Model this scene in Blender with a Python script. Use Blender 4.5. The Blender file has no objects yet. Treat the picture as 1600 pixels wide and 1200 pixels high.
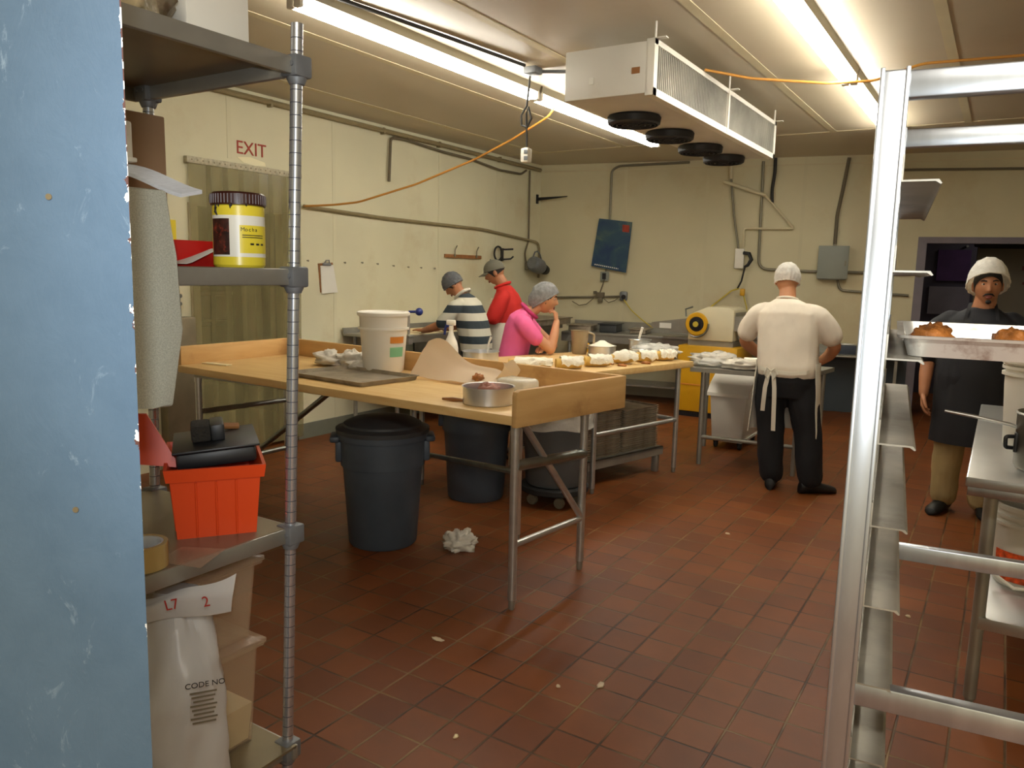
import bpy, bmesh, math, random
from mathutils import Vector as V, Matrix, noise
random.seed(11)
C = bpy.context.scene.collection
PI = math.pi
def lin(h):
    h = h.lstrip('#')
    o = []
    for i in (0, 2, 4):
        c = int(h[i:i+2], 16) / 255
        o.append(c / 12.92 if c <= .04045 else ((c + .055) / 1.055) ** 2.4)
    return tuple(o) + (1,)

# ---------------------------------------------------------------- materials
def nodes(name):
    m = bpy.data.materials.new(name); m.use_nodes = True
    nt = m.node_tree; b = nt.nodes['Principled BSDF']
    return m, nt, b
def N(nt, t, **kw):
    n = nt.nodes.new(t)
    for k, v in kw.items():
        if k in n.inputs: n.inputs[k].default_value = v
        else: setattr(n, k, v)
    return n
def M_(name, col, rough=.5, metal=0., var=.0, vs=5., bump=0., bs=30., alpha=1., trans=0., emit=None, es=0., spec=None, stain=None, sstr=.5, sscale=3., stretch=None, sub=0., coat=0.):
    m, nt, b = nodes(name)
    c = lin(col); L = nt.links.new
    b.inputs['Roughness'].default_value = rough; b.inputs['Metallic'].default_value = metal
    b.inputs['Base Color'].default_value = c
    b.inputs['Alpha'].default_value = alpha; b.inputs['Transmission Weight'].default_value = trans
    if spec is not None: b.inputs['Specular IOR Level'].default_value = spec
    if coat: b.inputs['Coat Weight'].default_value = coat
    if emit:
        b.inputs['Emission Color'].default_value = lin(emit); b.inputs['Emission Strength'].default_value = es
    tc = N(nt, 'ShaderNodeTexCoord'); mp = N(nt, 'ShaderNodeMapping'); L(tc.outputs['Object'], mp.inputs[0])
    if stretch: mp.inputs['Scale'].default_value = stretch
    out = None
    if var or stain:
        nz = N(nt, 'ShaderNodeTexNoise', Scale=vs, Detail=5.); L(mp.outputs[0], nz.inputs['Vector'])
        mx = N(nt, 'ShaderNodeMix', data_type='RGBA')
        mx.inputs[6].default_value = tuple(max(0, x * (1 - var)) for x in c[:3]) + (1,)
        mx.inputs[7].default_value = tuple(min(1, x * (1 + var)) for x in c[:3]) + (1,)
        rp = N(nt, 'ShaderNodeMapRange'); rp.inputs[1].default_value = .3; rp.inputs[2].default_value = .7
        L(nz.outputs[0], rp.inputs[0]); L(rp.outputs[0], mx.inputs[0]); out = mx.outputs[2]
        if stain:
            n2 = N(nt, 'ShaderNodeTexNoise', Scale=sscale, Detail=8., Roughness=.65); L(mp.outputs[0], n2.inputs['Vector'])
            r2 = N(nt, 'ShaderNodeMapRange'); r2.inputs[1].default_value = .55; r2.inputs[2].default_value = .72; r2.inputs[4].default_value = sstr
            L(n2.outputs[0], r2.inputs[0])
            m2 = N(nt, 'ShaderNodeMix', data_type='RGBA'); m2.inputs[7].default_value = lin(stain)
            L(r2.outputs[0], m2.inputs[0]); L(out, m2.inputs[6]); out = m2.outputs[2]
        L(out, b.inputs['Base Color'])
    if bump:
        n3 = N(nt, 'ShaderNodeTexNoise', Scale=bs, Detail=6.); L(mp.outputs[0], n3.inputs['Vector'])
        bp = N(nt, 'ShaderNodeBump', Strength=bump, Distance=.01); L(n3.outputs[0], bp.inputs['Height']); L(bp.outputs[0], b.inputs['Normal'])
    return m

# ---------------------------------------------------------------- mesh builder
class MB:
    def __init__(s): s.bm = bmesh.new(); s.mi = 0; s.ang = 38
    def _t(s, n0):
        s.bm.faces.ensure_lookup_table()
        for f in s.bm.faces[n0:]: f.material_index = s.mi
    def box(s, c, d, M=None, bev=0., seg=2):
        n0 = len(s.bm.faces)
        mt = Matrix.Translation(V(c)) @ (M.to_4x4() if M is not None else Matrix.Identity(4)) @ Matrix.Diagonal((d[0], d[1], d[2], 1))
        if bev:
            t = bmesh.new(); r = bmesh.ops.create_cube(t, size=1, matrix=Matrix.Diagonal((d[0], d[1], d[2], 1)))
            bmesh.ops.bevel(t, geom=t.edges[:], offset=min(bev, min(d) * .45), segments=seg, profile=.5, affect='EDGES')
            s.add(t, Matrix.Translation(V(c)) @ (M.to_4x4() if M is not None else Matrix.Identity(4)))
            t.free()
        else:
            bmesh.ops.create_cube(s.bm, size=1, matrix=mt)
        s._t(n0); return s
    def bx(s, x0, x1, y0, y1, z0, z1, bev=0.): return s.box(((x0+x1)/2, (y0+y1)/2, (z0+z1)/2), (abs(x1-x0), abs(y1-y0), abs(z1-z0)), None, bev)
    def add(s, t, mt=Matrix.Identity(4)):
        n0 = len(s.bm.faces); vm = {}
        for v in t.verts: vm[v] = s.bm.verts.new(mt @ v.co)
        for f in t.faces:
            try: s.bm.faces.new([vm[v] for v in f.verts])
            except ValueError: pass
        s._t(n0)
    def rings(s, R, cap=True, closed=False):
        n0 = len(s.bm.faces)
        vs = [[s.bm.verts.new(p) for p in r] for r in R]
        n = len(vs[0]); k = len(vs)
        for i in range(k if closed else k - 1):
            a, b = vs[i], vs[(i + 1) % k]
            for j in range(n): s.bm.faces.new((a[j], a[(j+1) % n], b[(j+1) % n], b[j]))
        if cap and not closed:
            s.bm.faces.new(list(reversed(vs[0]))); s.bm.faces.new(vs[-1])
        s._t(n0); return s
    def tube(s, P, r, n=8, closed=False, cap=True, asp=1.):
        P = [V(p) for p in P]; rr = r if isinstance(r, (list, tuple)) else [r] * len(P)
        R = []; k = len(P); up = None
        for i in range(k):
            if closed: t = P[(i+1) % k] - P[i-1]
            else: t = P[min(i+1, k-1)] - P[max(i-1, 0)]
            t.normalize()
            if up is None:
                a = V((0, 0, 1)) if abs(t.z) < .9 else V((1, 0, 0)); up = (a - t * a.dot(t)).normalized()
            else:
                u2 = up - t * up.dot(t)
                up = u2.normalized() if u2.length > 1e-6 else up
            w = t.cross(up)
            R.append([P[i] + (up * math.cos(2*PI*j/n) + w * math.sin(2*PI*j/n) * asp) * rr[i] for j in range(n)])
        return s.rings(R, cap, closed)
    def cyl(s, a, b, r, r2=None, n=16): return s.tube([a, b], [r, r if r2 is None else r2], n)
    def lathe(s, prof, c=(0, 0, 0), n=32, M=None):
        c = V(c); R = []
        for (r, z) in prof:
            ring = [V((max(r, 1e-4) * math.cos(2*PI*j/n), max(r, 1e-4) * math.sin(2*PI*j/n), z)) for j in range(n)]
            R.append([c + (M @ p if M is not None else p) for p in ring])
        return s.rings(R)
    def prism(s, poly, o, ax, ay, az, h):
        """poly in (ax, ay) from o, extruded by h along az"""
        o, ax, ay, az = V(o), V(ax), V(ay), V(az)
        a = [o + ax * p[0] + ay * p[1] for p in poly]
        return s.rings([a, [p + az * h for p in a]])
    def quadtop(s, q, z0, z1):
        return s.rings([[V((p[0], p[1], z0)) for p in q], [V((p[0], p[1], z1)) for p in q]])
    def sph(s, c, r, n=16, M=None, f=None):
        n0 = len(s.bm.faces); t = bmesh.new(); bmesh.ops.create_uvsphere(t, u_segments=n, v_segments=max(6, n * 3 // 4), radius=1)
        r = r if isinstance(r, (tuple, list)) else (r, r, r)
        for v in t.verts:
            if f: v.co = f(v.co.copy())
            v.co = V((v.co.x * r[0], v.co.y * r[1], v.co.z * r[2]))
        s.add(t, Matrix.Translation(V(c)) @ (M.to_4x4() if M is not None else Matrix.Identity(4))); t.free(); s._t(n0); return s
    def grid(s, fn, nu, nv, th=.0):
        n0 = len(s.bm.faces)
        P = [[V(fn(i / nu, j / nv)) for j in range(nv + 1)] for i in range(nu + 1)]
        def sheet(Q, flip):
            vv = [[s.bm.verts.new(p) for p in r] for r in Q]
            for i in range(nu):
                for j in range(nv):
                    f = [vv[i][j], vv[i+1][j], vv[i+1][j+1], vv[i][j+1]]
                    s.bm.faces.new(f[::-1] if flip else f)
            return vv
        a = sheet(P, False)
        if th:
            Q = []
            for i in range(nu + 1):
                r = []
                for j in range(nv + 1):
                    du = P[min(i+1, nu)][j] - P[max(i-1, 0)][j]; dv = P[i][min(j+1, nv)] - P[i][max(j-1, 0)]
                    nn = du.cross(dv); nn = nn.normalized() if nn.length > 1e-9 else V((0, 0, 1))
                    r.append(P[i][j] - nn * th)
                Q.append(r)
            b = sheet(Q, True)
            bd = [(i, 0) for i in range(nu)] + [(nu, j) for j in range(nv)] + [(i, nv) for i in range(nu, 0, -1)] + [(0, j) for j in range(nv, 0, -1)]
            k = len(bd)
            for t in range(k):
                p, q = bd[t], bd[(t + 1) % k]
                s.bm.faces.new((a[q[0]][q[1]], a[p[0]][p[1]], b[p[0]][p[1]], b[q[0]][q[1]]))
        s._t(n0); return s
    def build(s, name, mats, parent=None, loc=None, smooth=True, ang=None):
        bm = s.bm; ang = ang or s.ang
        bmesh.ops.recalc_face_normals(bm, faces=bm.faces[:])
        me = bpy.data.meshes.new(name)
        if parent is not None: off = parent.location
        elif loc is not None: off = V(loc)
        else:
            xs = [v.co for v in bm.verts]
            off = V(((min(p.x for p in xs) + max(p.x for p in xs)) / 2, (min(p.y for p in xs) + max(p.y for p in xs)) / 2, min(p.z for p in xs)))
        if parent is not None and parent.parent is not None: off = parent.parent.location
        for v in bm.verts: v.co -= off
        for f in bm.faces: f.smooth = smooth
        if smooth:
            ca = math.radians(ang)
            for e in bm.edges:
                if len(e.link_faces) == 2 and e.calc_face_angle(0) > ca: e.smooth = False
        bm.to_mesh(me); bm.free()
        for m in (mats if isinstance(mats, (list, tuple)) else [mats]): me.materials.append(m)
        o = bpy.data.objects.new(name, me); C.objects.link(o)
        if parent is not None: o.parent = parent
        else: o.location = off
        return o
def mesh_obj(me, name, mats, parent):
    for m in (mats if isinstance(mats, (list, tuple)) else [mats]): me.materials.append(m)
    o = bpy.data.objects.new(name, me); C.objects.link(o); o.parent = parent
    return o
def tag(o, label, cat, group=None, kind=None):
    o['label'] = label; o['category'] = cat
    if group: o['group'] = group
    if kind: o['kind'] = kind
    return o
def thing(name, label, cat, loc, group=None):
    o = bpy.data.objects.new(name, None); C.objects.link(o); o.location = loc
    o.empty_display_size = .1
    return tag(o, label, cat, group)
def struct(name, mb, mat, **kw):
    o = mb.build(name, mat, **kw); o['kind'] = 'structure'; return o
def dup(root, loc, rz=0, label=None):
    r = root.copy(); C.objects.link(r); r.location = loc; r.rotation_euler = (0, 0, rz)
    if label: r['label'] = label
    for ch in list(root.children):
        c = ch.copy(); C.objects.link(c); c.parent = r
        for g in ch.children:
            d = g.copy(); C.objects.link(d); d.parent = c
    return r
def text(name, s, size, o, ax, ay, mat, parent=None, th=.0015, align='CENTER', off=None):
    cu = bpy.data.curves.new(name, 'FONT'); cu.body = s; cu.size = size; cu.align_x = align; cu.align_y = 'CENTER'; cu.extrude = th
    t = bpy.data.objects.new('t', cu); C.objects.link(t)
    me = bpy.data.meshes.new_from_object(t.evaluated_get(bpy.context.evaluated_depsgraph_get()))
    bpy.data.objects.remove(t)
    ax, ay = V(ax).normalized(), V(ay).normalized(); az = ax.cross(ay)
    mt = Matrix.Translation(V(o)) @ Matrix((ax, ay, az)).transposed().to_4x4()
    base = V(off) if off is not None else (parent.parent.location if parent is not None and parent.parent is not None else parent.location if parent is not None else V(o))
    for v in me.vertices: v.co = (mt @ v.co) - base
    me.materials.append(mat)
    ob = bpy.data.objects.new(name, me); C.objects.link(ob)
    if parent is not None: ob.parent = parent
    else: ob.location = base
    return ob
def arc(p, q, r, n=5): return [p, q]
def rounded(P, r=.05, n=5):
    """path with rounded corners"""
    P = [V(p) for p in P]; out = [P[0]]
    for i in range(1, len(P) - 1):
        a, b, c = P[i-1], P[i], P[i+1]
        d1 = (a - b); d2 = (c - b); k = min(r, d1.length * .45, d2.length * .45)
        p, q = b + d1.normalized() * k, b + d2.normalized() * k
        for j in range(n + 1):
            t = j / n; out.append(p * (1-t)**2 + b * 2*t*(1-t) + q * t*t)
    out.append(P[-1]); return out
def rotz(a): return Matrix.Rotation(a, 3, 'Z')
def crumple(c, r, seed, amp=.35, n=24, flat=0., freq=2.2):
    """a crumpled lump as a closed mesh"""
    mb = MB(); mb.ang = 179; sd = V((seed * 7.3, seed * 3.1, seed * 1.7))
    def f(p):
        k = 1 + amp * noise.fractal(p * freq + sd, .6, 2.2, 5)
        k += amp * .35 * abs(noise.noise(p * freq * 2.6 + sd))
        q = p * k
        if q.z < flat: q.z = flat + (q.z - flat) * .05
        return q
    mb.sph(c, r, n, None, f); return mb
# ---------------------------------------------------------------- materials used in the room
H = 1.5643; T = .165; GX, GY = -1.1742, 2.2055     # eye height, tile pitch, tile grid origin
def floor_mat():
    m, nt, b = nodes('quarry_tile'); L = nt.links.new
    tc = N(nt, 'ShaderNodeTexCoord'); mp = N(nt, 'ShaderNodeMapping'); L(tc.outputs['Object'], mp.inputs[0])
    mp.inputs['Location'].default_value = (-GX / T, -GY / T, 0); mp.inputs['Scale'].default_value = (1 / T, 1 / T, 1)
    sx = N(nt, 'ShaderNodeSeparateXYZ'); L(mp.outputs[0], sx.inputs[0])
    def edge(o):
        f = N(nt, 'ShaderNodeMath', operation='FRACT'); L(o, f.inputs[0])
        s = N(nt, 'ShaderNodeMath', operation='SUBTRACT'); L(f.outputs[0], s.inputs[0]); s.inputs[1].default_value = .5
        a = N(nt, 'ShaderNodeMath', operation='ABSOLUTE'); L(s.outputs[0], a.inputs[0]); return a.outputs[0]
    mxx = N(nt, 'ShaderNodeMath', operation='MAXIMUM'); L(edge(sx.outputs[0]), mxx.inputs[0]); L(edge(sx.outputs[1]), mxx.inputs[1])
    g = N(nt, 'ShaderNodeMapRange'); g.inputs[1].default_value = .468; g.inputs[2].default_value = .482; L(mxx.outputs[0], g.inputs[0])
    fl = N(nt, 'ShaderNodeVectorMath', operation='FLOOR'); L(mp.outputs[0], fl.inputs[0])
    wn = N(nt, 'ShaderNodeTexWhiteNoise', noise_dimensions='3D'); L(fl.outputs[0], wn.inputs['Vector'])
    cr = N(nt, 'ShaderNodeValToRGB'); L(wn.outputs['Value'], cr.inputs[0])
    cr.color_ramp.elements[0].color = lin('#6c3815'); cr.color_ramp.elements[1].color = lin('#7e461d')
    nz = N(nt, 'ShaderNodeTexNoise', Scale=2.2, Detail=8., Roughness=.6); L(tc.outputs['Object'], nz.inputs['Vector'])
    mr = N(nt, 'ShaderNodeMapRange'); mr.inputs[1].default_value = .35; mr.inputs[2].default_value = .7; mr.inputs[3].default_value = .78; mr.inputs[4].default_value = 1.12; L(nz.outputs[0], mr.inputs[0])
    ml = N(nt, 'ShaderNodeVectorMath', operation='SCALE'); L(cr.outputs[0], ml.inputs[0]); L(mr.outputs[0], ml.inputs['Scale'])
    gn = N(nt, 'ShaderNodeTexNoise', Scale=3.5, Detail=4.); L(tc.outputs['Object'], gn.inputs['Vector'])
    gr = N(nt, 'ShaderNodeValToRGB'); L(gn.outputs[0], gr.inputs[0])
    gr.color_ramp.elements[0].position = .4; gr.color_ramp.elements[1].position = .68
    gr.color_ramp.elements[0].color = lin('#38230f'); gr.color_ramp.elements[1].color = lin('#84683f')
    mx = N(nt, 'ShaderNodeMix', data_type='RGBA'); L(g.outputs[0], mx.inputs[0]); L(ml.outputs[0], mx.inputs[6]); L(gr.outputs[0], mx.inputs[7])
    L(mx.outputs[2], b.inputs['Base Color'])
    rr = N(nt, 'ShaderNodeMapRange'); rr.inputs[3].default_value = .40; rr.inputs[4].default_value = .55; L(nz.outputs[0], rr.inputs[0]); L(rr.outputs[0], b.inputs['Roughness'])
    b.inputs['Specular IOR Level'].default_value = .38
    bp = N(nt, 'ShaderNodeBump', Strength=.5, Distance=.004, invert=True); L(g.outputs[0], bp.inputs['Height']); L(bp.outputs[0], b.inputs['Normal'])
    return m
def blue_mat():
    m, nt, b = nodes('chipped_blue_paint'); L = nt.links.new
    tc = N(nt, 'ShaderNodeTexCoord')
    n1 = N(nt, 'ShaderNodeTexNoise', Scale=5., Detail=7., Roughness=.7); L(tc.outputs['Object'], n1.inputs['Vector'])
    c1 = N(nt, 'ShaderNodeValToRGB'); L(n1.outputs[0], c1.inputs[0])
    c1.color_ramp.elements[0].position = .35; c1.color_ramp.elements[1].position = .75
    c1.color_ramp.elements[0].color = lin('#4a6279'); c1.color_ramp.elements[1].color = lin('#597188')
    # scuffs
    mp = N(nt, 'ShaderNodeMapping'); mp.inputs['Scale'].default_value = (30, 30, 16); mp.inputs['Rotation'].default_value = (.4, .5, .2); L(tc.outputs['Object'], mp.inputs[0])
    n2 = N(nt, 'ShaderNodeTexNoise', Scale=1., Detail=9., Roughness=.72, Distortion=.8); L(mp.outputs[0], n2.inputs['Vector'])
    r2 = N(nt, 'ShaderNodeMapRange'); r2.inputs[1].default_value = .60; r2.inputs[2].default_value = .74; r2.inputs[4].default_value = .6; L(n2.outputs[0], r2.inputs[0])
    m1 = N(nt, 'ShaderNodeMix', data_type='RGBA'); L(r2.outputs[0], m1.inputs[0]); L(c1.outputs[0], m1.inputs[6]); m1.inputs[7].default_value = lin('#9db2c2')
    # chipped paint along the free edge (local x = 0)
    sx = N(nt, 'ShaderNodeSeparateXYZ'); L(tc.outputs['Object'], sx.inputs[0])
    n3 = N(nt, 'ShaderNodeTexNoise', Scale=26., Detail=6., Roughness=.65); L(tc.outputs['Object'], n3.inputs['Vector'])
    w = N(nt, 'ShaderNodeMapRange'); w.inputs[1].default_value = .52; w.inputs[2].default_value = .8; w.inputs[3].default_value = -.0006; w.inputs[4].default_value = .009; L(n3.outputs[0], w.inputs[0])
    ad = N(nt, 'ShaderNodeMath', operation='ADD'); L(sx.outputs[0], ad.inputs[0]); L(w.outputs[0], ad.inputs[1])
    gt = N(nt, 'ShaderNodeMath', operation='GREATER_THAN'); L(ad.outputs[0], gt.inputs[0]); gt.inputs[1].default_value = 0.
    n4 = N(nt, 'ShaderNodeTexNoise', Scale=60., Detail=3.); L(tc.outputs['Object'], n4.inputs['Vector'])
    c4 = N(nt, 'ShaderNodeValToRGB'); L(n4.outputs[0], c4.inputs[0]); c4.color_ramp.interpolation = 'CONSTANT'
    c4.color_ramp.elements[0].color = lin('#5a3a35'); c4.color_ramp.elements[1].position = .5; c4.color_ramp.elements[1].color = lin('#dfe3e4')
    m2 = N(nt, 'ShaderNodeMix', data_type='RGBA'); L(gt.outputs[0], m2.inputs[0]); L(m1.outputs[2], m2.inputs[6]); L(c4.outputs[0], m2.inputs[7])
    L(m2.outputs[2], b.inputs['Base Color']); b.inputs['Roughness'].default_value = .45
    bp = N(nt, 'ShaderNodeBump', Strength=.15, Distance=.004); L(n2.outputs[0], bp.inputs['Height']); L(bp.outputs[0], b.inputs['Normal'])
    return m
def wood_mat(name, a, c, d, stretch, rough=.55):
    m, nt, b = nodes(name); L = nt.links.new
    tc = N(nt, 'ShaderNodeTexCoord'); mp = N(nt, 'ShaderNodeMapping'); mp.inputs['Scale'].default_value = stretch; L(tc.outputs['Object'], mp.inputs[0])
    n1 = N(nt, 'ShaderNodeTexNoise', Scale=3., Detail=6., Distortion=.4); L(mp.outputs[0], n1.inputs['Vector'])
    c1 = N(nt, 'ShaderNodeValToRGB'); L(n1.outputs[0], c1.inputs[0])
    e = c1.color_ramp.elements; e[0].position = .3; e[0].color = lin(a); e[1].position = .7; e[1].color = lin(c)
    n2 = N(nt, 'ShaderNodeTexNoise', Scale=4., Detail=7., Roughness=.6); L(tc.outputs['Object'], n2.inputs['Vector'])
    r2 = N(nt, 'ShaderNodeMapRange'); r2.inputs[1].default_value = .58; r2.inputs[2].default_value = .75; r2.inputs[4].default_value = .6; L(n2.outputs[0], r2.inputs[0])
    m1 = N(nt, 'ShaderNodeMix', data_type='RGBA'); L(r2.outputs[0], m1.inputs[0]); L(c1.outputs[0], m1.inputs[6]); m1.inputs[7].default_value = lin(d)
    L(m1.outputs[2], b.inputs['Base Color']); b.inputs['Roughness'].default_value = rough
    return m
def speckle_mat():
    m, nt, b = nodes('speckled_grey'); L = nt.links.new
    tc = N(nt, 'ShaderNodeTexCoord'); n1 = N(nt, 'ShaderNodeTexNoise', Scale=420., Detail=2.); L(tc.outputs['Object'], n1.inputs['Vector'])
    c1 = N(nt, 'ShaderNodeValToRGB'); L(n1.outputs[0], c1.inputs[0])
    e = c1.color_ramp.elements; e[0].position = .35; e[0].color = lin('#b2b5a6'); e[1].position = .65; e[1].color = lin('#cccebf')
    L(c1.outputs[0], b.inputs['Base Color']); b.inputs['Roughness'].default_value = .6
    bp = N(nt, 'ShaderNodeBump', Strength=.25, Distance=.002); L(n1.outputs[0], bp.inputs['Height']); L(bp.outputs[0], b.inputs['Normal'])
    return m
def stripe_mat():
    m, nt, b = nodes('striped_jersey'); L = nt.links.new
    tc = N(nt, 'ShaderNodeTexCoord'); sx = N(nt, 'ShaderNodeSeparateXYZ'); L(tc.outputs['Object'], sx.inputs[0])
    ma = N(nt, 'ShaderNodeMath', operation='MULTIPLY_ADD'); L(sx.outputs[2], ma.inputs[0]); ma.inputs[1].default_value = 1 / .142; ma.inputs[2].default_value = .2
    f = N(nt, 'ShaderNodeMath', operation='FRACT'); L(ma.outputs[0], f.inputs[0])
    g = N(nt, 'ShaderNodeMath', operation='GREATER_THAN'); L(f.outputs[0], g.inputs[0]); g.inputs[1].default_value = .5
    mx = N(nt, 'ShaderNodeMix', data_type='RGBA'); L(g.outputs[0], mx.inputs[0]); mx.inputs[6].default_value = lin('#c9c6b4'); mx.inputs[7].default_value = lin('#2f3a40')
    L(mx.outputs[2], b.inputs['Base Color']); b.inputs['Roughness'].default_value = .85
    return m
def poster_mat():
    m, nt, b = nodes('poster_print'); L = nt.links.new
    tc = N(nt, 'ShaderNodeTexCoord'); n1 = N(nt, 'ShaderNodeTexNoise', Scale=4.5, Detail=5., Distortion=.6); L(tc.outputs['Object'], n1.inputs['Vector'])
    c1 = N(nt, 'ShaderNodeValToRGB'); L(n1.outputs[0], c1.inputs[0])
    e = c1.color_ramp.elements; e[0].position = .3; e[0].color = lin('#1a3866'); e[1].position = .75; e[1].color = lin('#6a7c6a')
    k = c1.color_ramp.elements.new(.55); k.color = lin('#345468')
    L(c1.outputs[0], b.inputs['Base Color']); b.inputs['Roughness'].default_value = .35
    return m
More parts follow.
